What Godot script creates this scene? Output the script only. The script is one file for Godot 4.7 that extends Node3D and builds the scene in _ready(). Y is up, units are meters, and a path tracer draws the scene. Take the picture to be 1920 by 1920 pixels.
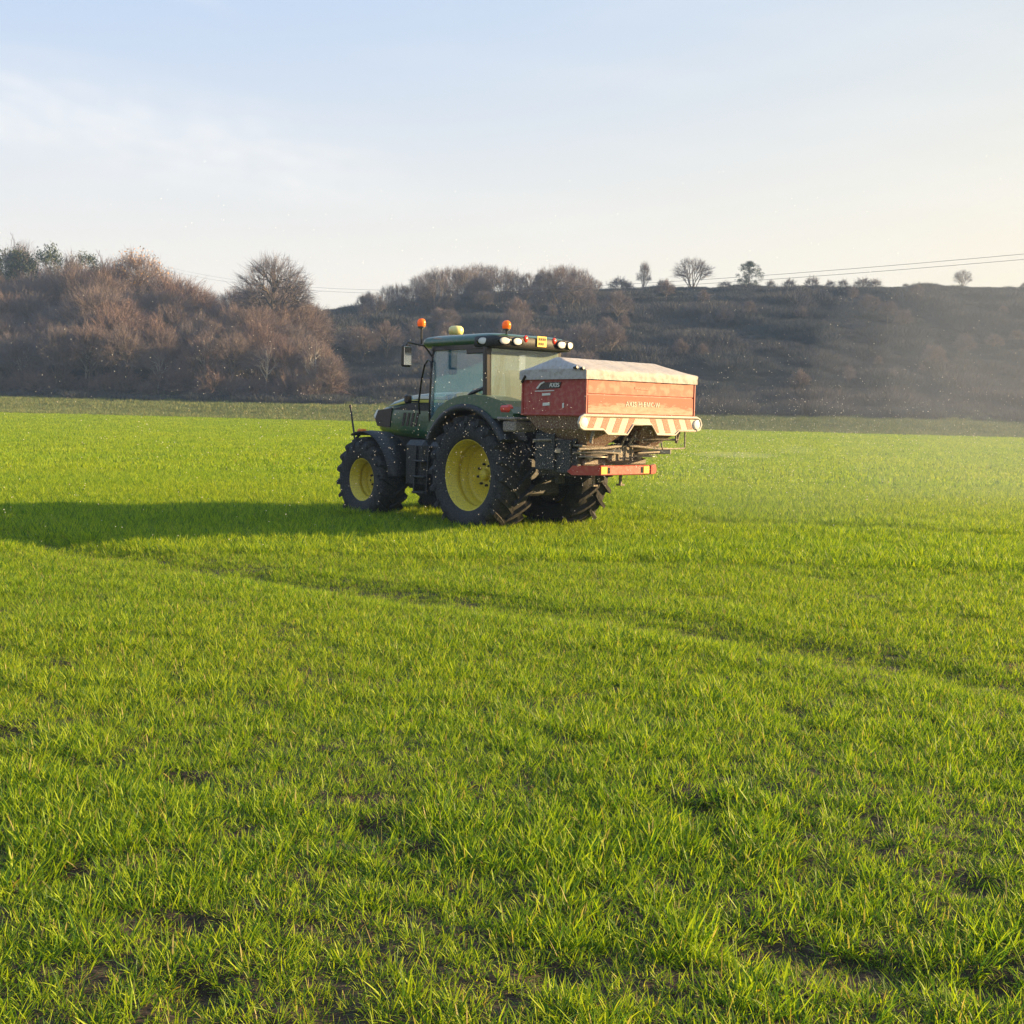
extends Node3D

# ---------------------------------------------------------------- state
var taken := {}
var smooth_id := 1
var mats := {}
var hill_noise := FastNoiseLite.new()
var rough_noise := FastNoiseLite.new()
var patch_noise := FastNoiseLite.new()

const EYE := 1.85
const TRACTOR_AT := Vector3(0.143, 0.0, -19.722)
const TRACTOR_TURN := 41.5
# old wheel ruts in the crop, points on the ground (x, z)
var ruts := [
	[Vector2(-10.0, -18.6), Vector2(-6.06, -15.43), Vector2(-2.74, -13.08), Vector2(-0.3, -11.51), Vector2(1.55, -10.4), Vector2(3.08, -8.97), Vector2(6.0, -6.2)],
	[Vector2(2.29, -20.9), Vector2(4.47, -20.84), Vector2(8.5, -19.8), Vector2(14.0, -18.0)],
]
# bare spots where the soil shows: x, z, radius
var bare := [
	Vector3(-2.87, -6.51, 0.28), Vector3(-2.21, -5.95, 0.22), Vector3(-1.65, -5.72, 0.26), Vector3(-0.59, -5.1, 0.24), Vector3(-0.34, -4.85, 0.2),
	Vector3(0.45, -6.55, 0.22), Vector3(1.87, -7.39, 0.3), Vector3(2.55, -7.18, 0.2), Vector3(0.9, -5.48, 0.24), Vector3(0.96, -4.01, 0.26),
	Vector3(1.25, -3.86, 0.27), Vector3(1.62, -3.78, 0.18), Vector3(-1.15, -4.05, 0.2), Vector3(-0.95, -3.6, 0.16), Vector3(0.2, -3.75, 0.15), Vector3(-1.75, -4.5, 0.16), Vector3(1.9, -4.6, 0.2), Vector3(-3.3, -8.3, 0.3),
]


func _ready() -> void:
	set_camera_and_light()
	hill_noise.seed = 5
	hill_noise.frequency = 0.02
	rough_noise.seed = 9
	rough_noise.frequency = 0.9
	patch_noise.seed = 31
	patch_noise.frequency = 0.32
	make_materials()
	make_ground()
	make_tractor()
	make_spreader()
	make_trees()
	make_power_line()
	make_scrub()
	make_grass()
	make_granules()
	make_dust()


func set_camera_and_light() -> void:
	var cam := Camera3D.new()
	cam.name = "camera"
	add_child(cam)
	cam.fov = rad_to_deg(2.0 * atan(960.0 / 2200.0))
	cam.near = 0.1
	cam.far = 4000.0
	var pitch := atan(175.0 / 2200.0)
	var roll := deg_to_rad(1.2)
	cam.transform = Transform3D(Basis(Vector3.RIGHT, -pitch) * Basis(Vector3.BACK, roll), Vector3(0, EYE, 0))
	cam.current = true

	var sun := DirectionalLight3D.new()
	sun.name = "sun"
	add_child(sun)
	sun.light_energy = 1.6
	sun.light_color = Color(1.0, 0.85, 0.62)
	sun.light_angular_distance = 0.6
	sun.shadow_enabled = true
	var el := deg_to_rad(14.5)
	var az := deg_to_rad(80.0)
	var towards := Vector3(sin(az) * cos(el), sin(el), -cos(az) * cos(el))
	sun.basis = Basis.looking_at(-towards, Vector3.UP)
	sun.position = towards * 60.0

	var we := WorldEnvironment.new()
	we.name = "world_environment"
	add_child(we)
	var e := Environment.new()
	we.environment = e
	e.background_mode = Environment.BG_SKY
	e.tonemap_mode = Environment.TONE_MAPPER_LINEAR
	e.tonemap_exposure = 3.4
	e.background_energy_multiplier = 0.315
	e.sdfgi_enabled = true
	e.ssao_enabled = true
	e.ssil_enabled = true
	e.fog_enabled = true
	e.fog_density = 0.00055
	e.fog_light_color = Color(0.66, 0.80, 1.0)
	e.volumetric_fog_enabled = true
	e.volumetric_fog_density = 0.0
	var s := Sky.new()
	var pm := PanoramaSkyMaterial.new()
	pm.panorama = sky_texture(az, el)
	s.sky_material = pm
	e.sky = s


func sky_texture(az: float, el: float) -> Texture2D:
	# pale blue winter air, milky towards the horizon, warmer towards the low sun, with thin cirrus
	var w := 1600
	var h := 800
	var data := PackedFloat32Array()
	data.resize(w * h * 3)
	var n := FastNoiseLite.new()
	n.seed = 3
	n.frequency = 0.05
	n.fractal_octaves = 4
	var top := Vector3(0.27, 0.52, 0.92)
	var low := Vector3(1.03, 0.93, 0.80)
	var warm := Vector3(1.22, 1.04, 0.64)
	var white := Vector3(1.04, 1.0, 0.96)
	var sdir := Vector3(sin(az) * cos(el), sin(el), -cos(az) * cos(el))
	for j in h:
		var up := (0.5 - (j + 0.5) / h) * PI
		var ed := rad_to_deg(up)
		for i in w:
			var k := (j * w + i) * 3
			if ed < -0.5:
				data[k] = 0.2
				data[k + 1] = 0.22
				data[k + 2] = 0.12
				continue
			var phi := wrapf((i + 0.5) / w * TAU, -PI, PI)
			var pd := rad_to_deg(phi)
			var d := Vector3(sin(phi) * cos(up), sin(up), -cos(phi) * cos(up))
			var c := top.lerp(low, exp(-pow(maxf(ed, 0.0) / 14.0, 1.8)))
			var a := rad_to_deg(acos(clampf(d.dot(sdir), -1, 1)))
			c = c.lerp(warm, minf(0.85, 2.4 * exp(-a / 40.0)) * (0.45 + 0.55 * exp(-ed / 14.0)))
			# cirrus: drawn-out noise everywhere, and one long thin band
			var veil := n.get_noise_3d(d.x * 60.0 + ed * 1.2, ed * 7.0, d.z * 60.0)
			var amount := clampf(veil * 0.5 + 0.05, 0.0, 1.0) * 0.35 * smoothstep(2.0, 10.0, ed) * (1.0 - smoothstep(25.0, 70.0, ed))
			var off := ed - (13.4 - 0.118 * (pd + 23.6))
			if absf(pd + 40.0) < 55.0:
				var edge := n.get_noise_2d(pd * 9.0, 5.0)
				var b := exp(-pow((off - edge * 0.5) / 1.15, 2.0)) * 0.40 + exp(-pow((off + 1.5) / 0.7, 2.0)) * 0.2
				amount += b * (0.75 + 0.8 * n.get_noise_2d(pd * 6.0 + off * 8.0, off * 40.0)) * (1.0 - smoothstep(-13.0, -2.0, pd)) * smoothstep(-90.0, -60.0, pd)
				var trail := ed - (18.1 + 0.32 * (pd + 23.4) - 0.035 * pow(maxf(pd + 23.4, 0.0), 2.0))
				amount += exp(-pow(trail / 0.3, 2.0)) * 0.5 * (1.0 - smoothstep(-20.0, -12.0, pd)) * smoothstep(-24.6, -23.0, pd)
			c = c.lerp(white, clampf(amount, 0.0, 0.8))
			data[k] = c.x
			data[k + 1] = c.y
			data[k + 2] = c.z
	var im := Image.create_from_data(w, h, false, Image.FORMAT_RGBF, data.to_byte_array())
	return ImageTexture.create_from_image(im)


# ---------------------------------------------------------------- nodes
func numbered(called: String) -> String:
	var n: int = taken.get(called, 0)
	taken[called] = n + 1
	return called if n == 0 else "%s_%03d" % [called, n]


func thing(called: String, label: String, category: String, at := Vector3.ZERO, turn := 0.0, group := "") -> Node3D:
	var o := Node3D.new()
	o.name = numbered(called)
	add_child(o)
	o.position = at
	o.rotation_degrees.y = turn
	tag(o, label, category, group)
	return o


func tag(o: Node, label: String, category: String, group := "", kind := "") -> void:
	if label:
		o.set_meta("label", label)
	if category:
		o.set_meta("category", category)
	if group:
		o.set_meta("group", group)
	if kind:
		o.set_meta("kind", kind)


func newst() -> SurfaceTool:
	var st := SurfaceTool.new()
	st.begin(Mesh.PRIMITIVE_TRIANGLES)
	return st


func put(st: SurfaceTool, called: String, m: Material, parent: Node, label := "") -> MeshInstance3D:
	st.generate_normals()
	return put_mesh(st.commit(), called, m, parent, label)


func put_mesh(mesh: Mesh, called: String, m: Material, parent: Node, label := "") -> MeshInstance3D:
	var o := MeshInstance3D.new()
	o.name = called if parent != self else numbered(called)
	o.mesh = mesh
	o.material_override = m
	if label:
		o.set_meta("label", label)
	parent.add_child(o, true)
	return o


func group_part(called: String, parent: Node, at := Vector3.ZERO) -> Node3D:
	var o := Node3D.new()
	o.name = called
	o.position = at
	parent.add_child(o, true)
	return o


# ---------------------------------------------------------------- shapes
func flat(st: SurfaceTool) -> void:
	st.set_smooth_group(-1)


func rounded(st: SurfaceTool) -> void:
	smooth_id += 1
	st.set_smooth_group(smooth_id)


func tri(st: SurfaceTool, a: Vector3, b: Vector3, c: Vector3) -> void:
	st.add_vertex(a)
	st.add_vertex(b)
	st.add_vertex(c)


func quad(st: SurfaceTool, a: Vector3, b: Vector3, c: Vector3, d: Vector3) -> void:
	tri(st, a, b, c)
	tri(st, a, c, d)


func tri_out(st: SurfaceTool, a: Vector3, b: Vector3, c: Vector3, o: Vector3) -> void:
	if (c - a).cross(b - a).dot((a + b + c) / 3.0 - o) >= 0.0:
		tri(st, a, b, c)
	else:
		tri(st, a, c, b)


func quad_out(st: SurfaceTool, a: Vector3, b: Vector3, c: Vector3, d: Vector3, o: Vector3) -> void:
	tri_out(st, a, b, c, o)
	tri_out(st, a, c, d, o)


func bx(st: SurfaceTool, c: Vector3, size: Vector3, bev := 0.01, bas := Basis()) -> void:
	flat(st)
	var hs := size / 2.0
	var b := minf(bev, minf(hs.x, minf(hs.y, hs.z)) * 0.7)
	var P := func(sx, sy, sz, ax):
		var v := Vector3(sx * (hs.x - (0.0 if ax == 0 else b)), sy * (hs.y - (0.0 if ax == 1 else b)), sz * (hs.z - (0.0 if ax == 2 else b)))
		return c + bas * v
	for s in [-1, 1]:
		quad_out(st, P.call(s, -1, -1, 0), P.call(s, 1, -1, 0), P.call(s, 1, 1, 0), P.call(s, -1, 1, 0), c)
		quad_out(st, P.call(-1, s, -1, 1), P.call(1, s, -1, 1), P.call(1, s, 1, 1), P.call(-1, s, 1, 1), c)
		quad_out(st, P.call(-1, -1, s, 2), P.call(1, -1, s, 2), P.call(1, 1, s, 2), P.call(-1, 1, s, 2), c)
		for t in [-1, 1]:
			quad_out(st, P.call(s, t, -1, 0), P.call(s, t, 1, 0), P.call(s, t, 1, 1), P.call(s, t, -1, 1), c)
			quad_out(st, P.call(s, -1, t, 0), P.call(s, 1, t, 0), P.call(s, 1, t, 2), P.call(s, -1, t, 2), c)
			quad_out(st, P.call(-1, s, t, 1), P.call(1, s, t, 1), P.call(1, s, t, 2), P.call(-1, s, t, 2), c)
			for u in [-1, 1]:
				tri_out(st, P.call(s, t, u, 0), P.call(s, t, u, 1), P.call(s, t, u, 2), c)


func bar(st: SurfaceTool, a: Vector3, b: Vector3, w: float, h: float, bev := 0.006) -> void:
	# a flat bar from a to b, w wide (sideways), h high
	var d := (b - a)
	var z := d.normalized()
	var up := Vector3.UP if absf(z.y) < 0.95 else Vector3.RIGHT
	var x := up.cross(z).normalized()
	var y := z.cross(x)
	bx(st, (a + b) / 2.0, Vector3(w, h, d.length()), bev, Basis(x, y, z))


func tube(st: SurfaceTool, pts: Array, r, sides := 8, caps := true) -> void:
	rounded(st)
	var n := pts.size()
	var rings := []
	var x := Vector3.ZERO
	for i in n:
		var d: Vector3 = (pts[mini(i + 1, n - 1)] - pts[maxi(i - 1, 0)]).normalized()
		if i == 0:
			x = (Vector3.UP if absf(d.y) < 0.9 else Vector3.RIGHT).cross(d).normalized()
		else:
			x = (x - d * x.dot(d)).normalized()
		var y := d.cross(x)
		var rr: float = r[i] if r is Array else r
		var ring := []
		for k in sides:
			var a := TAU * k / sides
			ring.append(pts[i] + (x * cos(a) + y * sin(a)) * rr)
		rings.append(ring)
	for i in n - 1:
		for k in sides:
			var k2 := (k + 1) % sides
			quad(st, rings[i][k], rings[i + 1][k], rings[i + 1][k2], rings[i][k2])
	if caps:
		flat(st)
		for k in range(1, sides - 1):
			tri(st, rings[0][0], rings[0][k], rings[0][k + 1])
			tri(st, rings[n - 1][0], rings[n - 1][k + 1], rings[n - 1][k])


func lathe(st: SurfaceTool, prof: Array, xf: Transform3D, sides := 48, smooth := true) -> void:
	# profile of Vector2(radius, height along local x)
	if smooth:
		rounded(st)
	else:
		flat(st)
	for k in sides:
		var a := TAU * k / sides
		var b := TAU * (k + 1) / sides
		for i in prof.size() - 1:
			var p: Vector2 = prof[i]
			var q: Vector2 = prof[i + 1]
			var v0 := xf * Vector3(p.y, cos(a) * p.x, sin(a) * p.x)
			var v1 := xf * Vector3(q.y, cos(a) * q.x, sin(a) * q.x)
			var v2 := xf * Vector3(q.y, cos(b) * q.x, sin(b) * q.x)
			var v3 := xf * Vector3(p.y, cos(b) * p.x, sin(b) * p.x)
			if q.x > 1e-5:
				tri(st, v0, v1, v2)
			if p.x > 1e-5:
				tri(st, v0, v2, v3)


func prism(st: SurfaceTool, poly: PackedVector2Array, xf: Transform3D, depth: float) -> void:
	# polygon in local x/y, from z = 0 to z = depth
	flat(st)
	var mid := Vector2.ZERO
	for p in poly:
		mid += p / poly.size()
	var idx := Geometry2D.triangulate_polygon(poly)
	for i in range(0, idx.size(), 3):
		for z in [0.0, depth]:
			var o := xf * Vector3(mid.x, mid.y, depth / 2.0)
			var a := xf * Vector3(poly[idx[i]].x, poly[idx[i]].y, z)
			var b := xf * Vector3(poly[idx[i + 1]].x, poly[idx[i + 1]].y, z)
			var c := xf * Vector3(poly[idx[i + 2]].x, poly[idx[i + 2]].y, z)
			var way := xf.basis.z * (1.0 if z > 0 else -1.0) * signf(depth)
			if (c - a).cross(b - a).dot(way) >= 0:
				tri(st, a, b, c)
			else:
				tri(st, a, c, b)
	var cw := Geometry2D.is_polygon_clockwise(poly)
	for i in poly.size():
		var p := poly[i]
		var q := poly[(i + 1) % poly.size()]
		var e := (q - p).normalized()
		var nrm := Vector2(-e.y, e.x) if cw else Vector2(e.y, -e.x)
		var way := xf.basis * Vector3(nrm.x, nrm.y, 0)
		var a := xf * Vector3(p.x, p.y, 0)
		var b := xf * Vector3(q.x, q.y, 0)
		var c := xf * Vector3(q.x, q.y, depth)
		var d := xf * Vector3(p.x, p.y, depth)
		if (c - a).cross(b - a).dot(way) >= 0:
			quad(st, a, b, c, d)
		else:
			quad(st, a, d, c, b)


func loft(st: SurfaceTool, rings: Array, closed := true, caps := true, smooth := true) -> void:
	if smooth:
		rounded(st)
	else:
		flat(st)
	var m: int = rings[0].size()
	for i in rings.size() - 1:
		for k in (m if closed else m - 1):
			var k2 := (k + 1) % m
			quad(st, rings[i][k], rings[i + 1][k], rings[i + 1][k2], rings[i][k2])
	if caps:
		flat(st)
		for ring in [rings[0], rings[rings.size() - 1]]:
			var o := Vector3.ZERO
			for v in ring:
				o += v / float(m)
			for k in m:
				tri(st, o, ring[k], ring[(k + 1) % m])


func ball(st: SurfaceTool, c: Vector3, r: Vector3, rings := 8, sides := 14, from := -1.0) -> void:
	var prof := []
	for i in rings + 1:
		var t := lerpf(asin(from), PI / 2, float(i) / rings)
		prof.append(Vector2(cos(t), sin(t)))
	if from > -1.0:
		prof.push_front(Vector2(0, from))
	lathe(st, prof, Transform3D(Basis(Vector3(0, r.y, 0), Vector3(0, 0, r.z), Vector3(r.x, 0, 0)), c), sides)


# ---------------------------------------------------------------- materials
func lin(r: float, g: float, b: float) -> Color:
	return Color(r, g, b).linear_to_srgb()


func plain(r: float, g: float, b: float, rough := 0.6, metal := 0.0) -> StandardMaterial3D:
	var m := StandardMaterial3D.new()
	m.albedo_color = lin(r, g, b)
	m.roughness = rough
	m.metallic = metal
	return m


func speckled(a: Color, b: Color, seed_: int, freq: float, scale_: float, rough := 0.7, lo := 0.35, hi := 0.65, bump := 0.0, size := 256) -> StandardMaterial3D:
	# two linear colours mixed by seamless noise, laid on from three sides
	var n := FastNoiseLite.new()
	n.seed = seed_
	n.frequency = freq
	n.fractal_octaves = 4
	var g := n.get_seamless_image(size, size)
	var im := Image.create(size, size, false, Image.FORMAT_RGB8)
	for y in size:
		for x in size:
			im.set_pixel(x, y, a.lerp(b, smoothstep(lo, hi, g.get_pixel(x, y).r)).linear_to_srgb())
	var m := StandardMaterial3D.new()
	m.albedo_texture = ImageTexture.create_from_image(im)
	m.uv1_triplanar = true
	m.uv1_scale = Vector3.ONE * scale_
	m.roughness = rough
	if bump > 0.0:
		var nm: Image = g.duplicate()
		nm.convert(Image.FORMAT_RGBA8)
		nm.bump_map_to_normal_map(bump)
		m.normal_enabled = true
		m.normal_texture = ImageTexture.create_from_image(nm)
	return m


func vcol(rough := 0.6, back := 0.0) -> StandardMaterial3D:
	var m := StandardMaterial3D.new()
	m.vertex_color_use_as_albedo = true
	m.roughness = rough
	m.cull_mode = BaseMaterial3D.CULL_DISABLED
	if back > 0.0:
		m.backlight_enabled = true
		m.backlight = Color(back, back, back * 0.6)
	return m


func make_materials() -> void:
	mats.green = speckled(Color(0.012, 0.075, 0.03), Color(0.05, 0.09, 0.055), 2, 0.03, 1.5, 0.33, 0.45, 0.8)
	mats.green.clearcoat_enabled = true
	mats.green.clearcoat = 0.5
	mats.green.clearcoat_roughness = 0.25
	mats.black = speckled(Color(0.012, 0.013, 0.014), Color(0.05, 0.048, 0.044), 4, 0.05, 2.0, 0.6, 0.45, 0.85)
	mats.gloss_black = plain(0.008, 0.008, 0.009, 0.25)
	mats.rubber = speckled(Color(0.020, 0.021, 0.023), Color(0.050, 0.047, 0.044), 6, 0.06, 1.6, 0.85, 0.45, 0.8, 2.0)
	mats.yellow = speckled(Color(0.64, 0.51, 0.03), Color(0.24, 0.19, 0.06), 8, 0.06, 2.5, 0.5, 0.45, 0.8)
	mats.decal_yellow = plain(0.55, 0.48, 0.08, 0.5)
	mats.decal_white = plain(0.62, 0.62, 0.56, 0.5)
	mats.red = speckled(Color(0.33, 0.04, 0.03), Color(0.36, 0.10, 0.07), 12, 0.03, 1.3, 0.5, 0.3, 0.9)
	mats.red_panel = speckled(Color(0.40, 0.12, 0.08), Color(0.43, 0.21, 0.15), 19, 0.02, 0.9, 0.7, 0.3, 0.85)
	mats.dusty_black = speckled(Color(0.025, 0.026, 0.027), Color(0.10, 0.095, 0.085), 21, 0.06, 2.0, 0.8, 0.4, 0.8)
	mats.dusty_red = speckled(Color(0.16, 0.07, 0.06), Color(0.32, 0.26, 0.21), 13, 0.05, 2.2, 0.8, 0.35, 0.65)
	mats.dusty_grey = speckled(Color(0.12, 0.10, 0.085), Color(0.34, 0.30, 0.25), 14, 0.06, 2.6, 0.8, 0.35, 0.65)
	mats.steel = speckled(Color(0.42, 0.40, 0.37), Color(0.30, 0.27, 0.23), 15, 0.08, 3.0, 0.4)
	mats.steel.metallic = 0.6
	mats.tarp = speckled(Color(0.42, 0.40, 0.385), Color(0.32, 0.295, 0.265), 16, 0.03, 1.4, 0.75, 0.3, 0.9, 1.5)
	mats.board_white = speckled(Color(0.56, 0.51, 0.45), Color(0.42, 0.36, 0.30), 17, 0.06, 3.0, 0.7)
	mats.board_red = speckled(Color(0.36, 0.10, 0.07), Color(0.38, 0.22, 0.16), 18, 0.06, 3.0, 0.7)
	mats.amber = plain(0.95, 0.30, 0.025, 0.2)
	mats.amber.backlight_enabled = true
	mats.amber.backlight = Color(0.9, 0.5, 0.2)
	mats.lens_red = plain(0.6, 0.045, 0.02, 0.2)
	mats.lens_white = plain(0.75, 0.76, 0.74, 0.15)
	mats.plate = plain(0.80, 0.46, 0.03, 0.5)
	mats.receiver = plain(0.74, 0.66, 0.26, 0.4)
	mats.mirror = plain(0.8, 0.8, 0.8, 0.06, 1.0)
	mats.seat = plain(0.05, 0.05, 0.045, 0.9)
	mats.glass = plain(0.06, 0.32, 0.43, 0.04)
	mats.glass.transparency = BaseMaterial3D.TRANSPARENCY_ALPHA
	mats.glass.albedo_color.a = 0.17
	mats.dusty_glass = plain(0.32, 0.42, 0.38, 0.08)
	mats.dusty_glass.transparency = BaseMaterial3D.TRANSPARENCY_ALPHA
	mats.dusty_glass.albedo_color.a = 0.27
	mats.soil = speckled(Color(0.016, 0.010, 0.005), Color(0.045, 0.029, 0.016), 20, 0.04, 0.7, 0.95, 0.3, 0.7, 5.0, 512)
	mats.soil.uv1_world_triplanar = true
	mats.grass = vcol(0.5, 1.0)
	mats.grass.metallic_specular = 0.35
	mats.bark = speckled(Color(0.085, 0.066, 0.055), Color(0.16, 0.135, 0.115), 22, 0.05, 0.8, 0.9)
	mats.pale_bark = speckled(Color(0.26, 0.24, 0.21), Color(0.38, 0.35, 0.31), 23, 0.05, 0.8, 0.9)
	mats.twig = vcol(0.9)
	mats.leaf = vcol(0.7, 0.5)
	mats.wood = plain(0.13, 0.10, 0.075, 0.9)
	mats.wire = plain(0.16, 0.16, 0.16, 0.5, 0.0)
	mats.granule = plain(0.82, 0.80, 0.76, 0.6)


# ---------------------------------------------------------------- ground
func rut_depth(x: float, z: float) -> float:
	# 1 in the middle of an old wheel rut, 0 outside
	if z < -26.0 or z > -2.0:
		return 0.0
	var best := 9.0
	var p := Vector2(x, z)
	for line in ruts:
		for i in line.size() - 1:
			var q := Geometry2D.get_closest_point_to_segment(p, line[i], line[i + 1])
			best = minf(best, p.distance_to(q))
	return (1.0 - smoothstep(0.0, 0.75, best + 0.12 * patch_noise.get_noise_2d(x * 4.0, z * 4.0))) * clampf(0.95 + 0.6 * patch_noise.get_noise_2d(x * 1.5 + 40.0, z * 1.5), 0.1, 1.0)


func bare_amount(x: float, z: float) -> float:
	var a := 0.0
	if z > -9.0:
		for b in bare:
			a = maxf(a, 1.0 - smoothstep(b.z * 0.45, b.z, Vector2(x - b.x, (z - b.y) * 1.2).length() + 0.06 * rough_noise.get_noise_2d(x * 6.0, z * 6.0)))
	return a


func ridge(x: float) -> float:
	var keys := [[-160.0, 22.0], [-45.0, 21.0], [-28.0, 22.8], [-8.0, 25.5], [15.0, 26.8], [35.0, 27.8], [100.0, 29.0], [220.0, 30.0]]
	for i in keys.size() - 1:
		if x < keys[i + 1][0]:
			return lerpf(keys[i][1], keys[i + 1][1], smoothstep(0.0, 1.0, clampf((x - keys[i][0]) / (keys[i + 1][0] - keys[i][0]), 0.0, 1.0)))
	return 30.0


func field_edge(x: float) -> float:
	return 115.0 + 1.2 * sin(x * 0.11) + 0.02 * x


func ground_y(x: float, z: float, fine := true) -> float:
	var d := -z
	var y := 0.0
	var fe := field_edge(x)
	var t := clampf((d - 24.0) / (fe - 24.0), 0.0, 1.0)
	y = (1.16 - 0.0038 * clampf(x, -70.0, 70.0)) * pow(t, 1.25)
	if d > fe:
		y += 1.55 * smoothstep(0.0, 1.0, clampf((d - fe) / 19.0, 0.0, 1.0))
	if d > 132.0:
		var u := clampf((d - 132.0) / 98.0, 0.0, 1.0)
		var top := ridge(x)
		var shape := lerpf(u, smoothstep(0.0, 1.0, u), 0.35)
		y = lerpf(y, top, shape)
		if d < 229.0:
			y += hill_noise.get_noise_2d(x, z) * 2.2 * sin(PI * u)
		if d > 230.0:
			y += (d - 230.0) * 0.012
	y += 0.05 * smoothstep(13.0, 17.0, d) * (1.0 - smoothstep(24.0, 40.0, d))
	if fine and d < 60.0:
		y += 0.03 * patch_noise.get_noise_2d(x, z)
		if d < 26.0:
			y -= 0.06 * rut_depth(x, z)
			if d < 10.0:
				y += 0.018 * rough_noise.get_noise_2d(x * 5.0, z * 5.0) - 0.03 * bare_amount(x, z)
	return y


func make_ground() -> void:
	# one sheet from behind the camera to the horizon, finer where it is near
	var xs := PackedFloat32Array()
	var x := 0.0
	while x < 900.0:
		xs.append(x)
		x += 0.055 if x < 5.0 else 0.055 + (x - 5.0) * 0.075
	var all_x := PackedFloat32Array()
	for i in range(xs.size() - 1, 0, -1):
		all_x.append(-xs[i])
	all_x.append_array(xs)
	var ds := PackedFloat32Array()
	var d := -30.0
	while d < 1300.0:
		ds.append(d)
		if d < 2.0:
			d += 1.2
		elif d < 9.0:
			d += 0.06
		elif d < 26.0:
			d += 0.11
		elif d < 110.0:
			d += 1.4
		elif d < 240.0:
			d += 1.8
		else:
			d += 14.0 + (d - 240.0) * 0.15
	var nx := all_x.size()
	var v := PackedVector3Array()
	var idx := PackedInt32Array()
	v.resize(nx * ds.size())
	for j in ds.size():
		for i in nx:
			v[j * nx + i] = Vector3(all_x[i], ground_y(all_x[i], -ds[j]), -ds[j])
	for j in ds.size() - 1:
		for i in nx - 1:
			var a := j * nx + i
			idx.append_array(PackedInt32Array([a, a + nx, a + 1, a + 1, a + nx, a + nx + 1]))
	var nrm := PackedVector3Array()
	nrm.resize(v.size())
	for k in range(0, idx.size(), 3):
		var n := (v[idx[k + 2]] - v[idx[k]]).cross(v[idx[k + 1]] - v[idx[k]])
		for q in 3:
			nrm[idx[k + q]] += n
	for k in nrm.size():
		nrm[k] = nrm[k].normalized()
	var arr := []
	arr.resize(Mesh.ARRAY_MAX)
	arr[Mesh.ARRAY_VERTEX] = v
	arr[Mesh.ARRAY_NORMAL] = nrm
	arr[Mesh.ARRAY_INDEX] = idx
	var m := ArrayMesh.new()
	m.add_surface_from_arrays(Mesh.PRIMITIVE_TRIANGLES, arr)
	var o := put_mesh(m, "ground", mats.soil, self)
	o.set_meta("kind", "structure")


# ---------------------------------------------------------------- grass
func tuft_mesh(rng: RandomNumberGenerator, blades: int, spread: float, lo: float, hi: float, width: float, segs: int, dry: float, lean := 0.5, hue := 0) -> ArrayMesh:
	var v := PackedVector3Array()
	var nn := PackedVector3Array()
	var cc := PackedColorArray()
	var idx := PackedInt32Array()
	for b in blades:
		var a := rng.randf() * TAU
		var r := sqrt(rng.randf()) * spread
		var p := Vector3(cos(a) * r, -0.015, sin(a) * r)
		var out := Vector3(cos(a + rng.randf_range(-1.2, 1.2)), 0, sin(a + rng.randf_range(-1.2, 1.2))).normalized()
		var len := rng.randf_range(lo, hi)
		var w := width * rng.randf_range(0.65, 1.25)
		var tilt := rng.randf_range(0.05, lean)
		var bend := rng.randf_range(0.1, 0.9) if rng.randf() < 0.75 else rng.randf_range(0.9, 2.2)
		var side := Vector3(-out.z, 0, out.x).rotated(Vector3.UP, rng.randf_range(-1.3, 1.3))
		var c: Color
		var k := rng.randf()
		if k < dry:
			c = Color(0.36, 0.27, 0.10).lerp(Color(0.42, 0.37, 0.16), rng.randf())
		elif hue == 1:
			c = Color(0.10, 0.165, 0.05).lerp(Color(0.19, 0.235, 0.08), rng.randf())
		else:
			c = Color(0.19, 0.33, 0.020).lerp(Color(0.42, 0.52, 0.03), rng.randf())
			if rng.randf() < 0.28:
				c = Color(0.065, 0.15, 0.03)
		var base := v.size()
		var q := p
		for s in segs + 1:
			var t := float(s) / segs
			var dir := (Vector3.UP * cos(tilt + bend * t) + out * sin(tilt + bend * t))
			if s > 0:
				q += dir * (len / segs)
			var ww := w * (1.0 - 0.25 * t) if s < segs else 0.0
			var n := side.cross(dir).normalized()
			if s < segs:
				v.append(q - side * ww * 0.5)
				v.append(q + side * ww * 0.5)
				nn.append(n)
				nn.append(n)
				cc.append(c)
				cc.append(c)
			else:
				v.append(q)
				nn.append(n)
				cc.append(c)
		for s in segs:
			var i := base + s * 2
			if s < segs - 1:
				idx.append_array(PackedInt32Array([i, i + 2, i + 1, i + 1, i + 2, i + 3]))
			else:
				idx.append_array(PackedInt32Array([i, i + 2, i + 1]))
	var arr := []
	arr.resize(Mesh.ARRAY_MAX)
	arr[Mesh.ARRAY_VERTEX] = v
	arr[Mesh.ARRAY_NORMAL] = nn
	arr[Mesh.ARRAY_COLOR] = cc
	arr[Mesh.ARRAY_INDEX] = idx
	var m := ArrayMesh.new()
	m.add_surface_from_arrays(Mesh.PRIMITIVE_TRIANGLES, arr)
	return m


func scatter(parent: Node, called: String, meshes: Array, places: Array, m: Material) -> void:
	# places: one list per mesh of [Transform3D, Color]
	for i in meshes.size():
		if places[i].is_empty():
			continue
		var mm := MultiMesh.new()
		mm.transform_format = MultiMesh.TRANSFORM_3D
		mm.use_colors = true
		mm.mesh = meshes[i]
		mm.instance_count = places[i].size()
		for k in places[i].size():
			mm.set_instance_transform(k, places[i][k][0])
			mm.set_instance_color(k, places[i][k][1])
		var o := MultiMeshInstance3D.new()
		o.name = called
		o.multimesh = mm
		o.material_override = m
		o.set_meta("kind", "stuff")
		parent.add_child(o, true)


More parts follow.
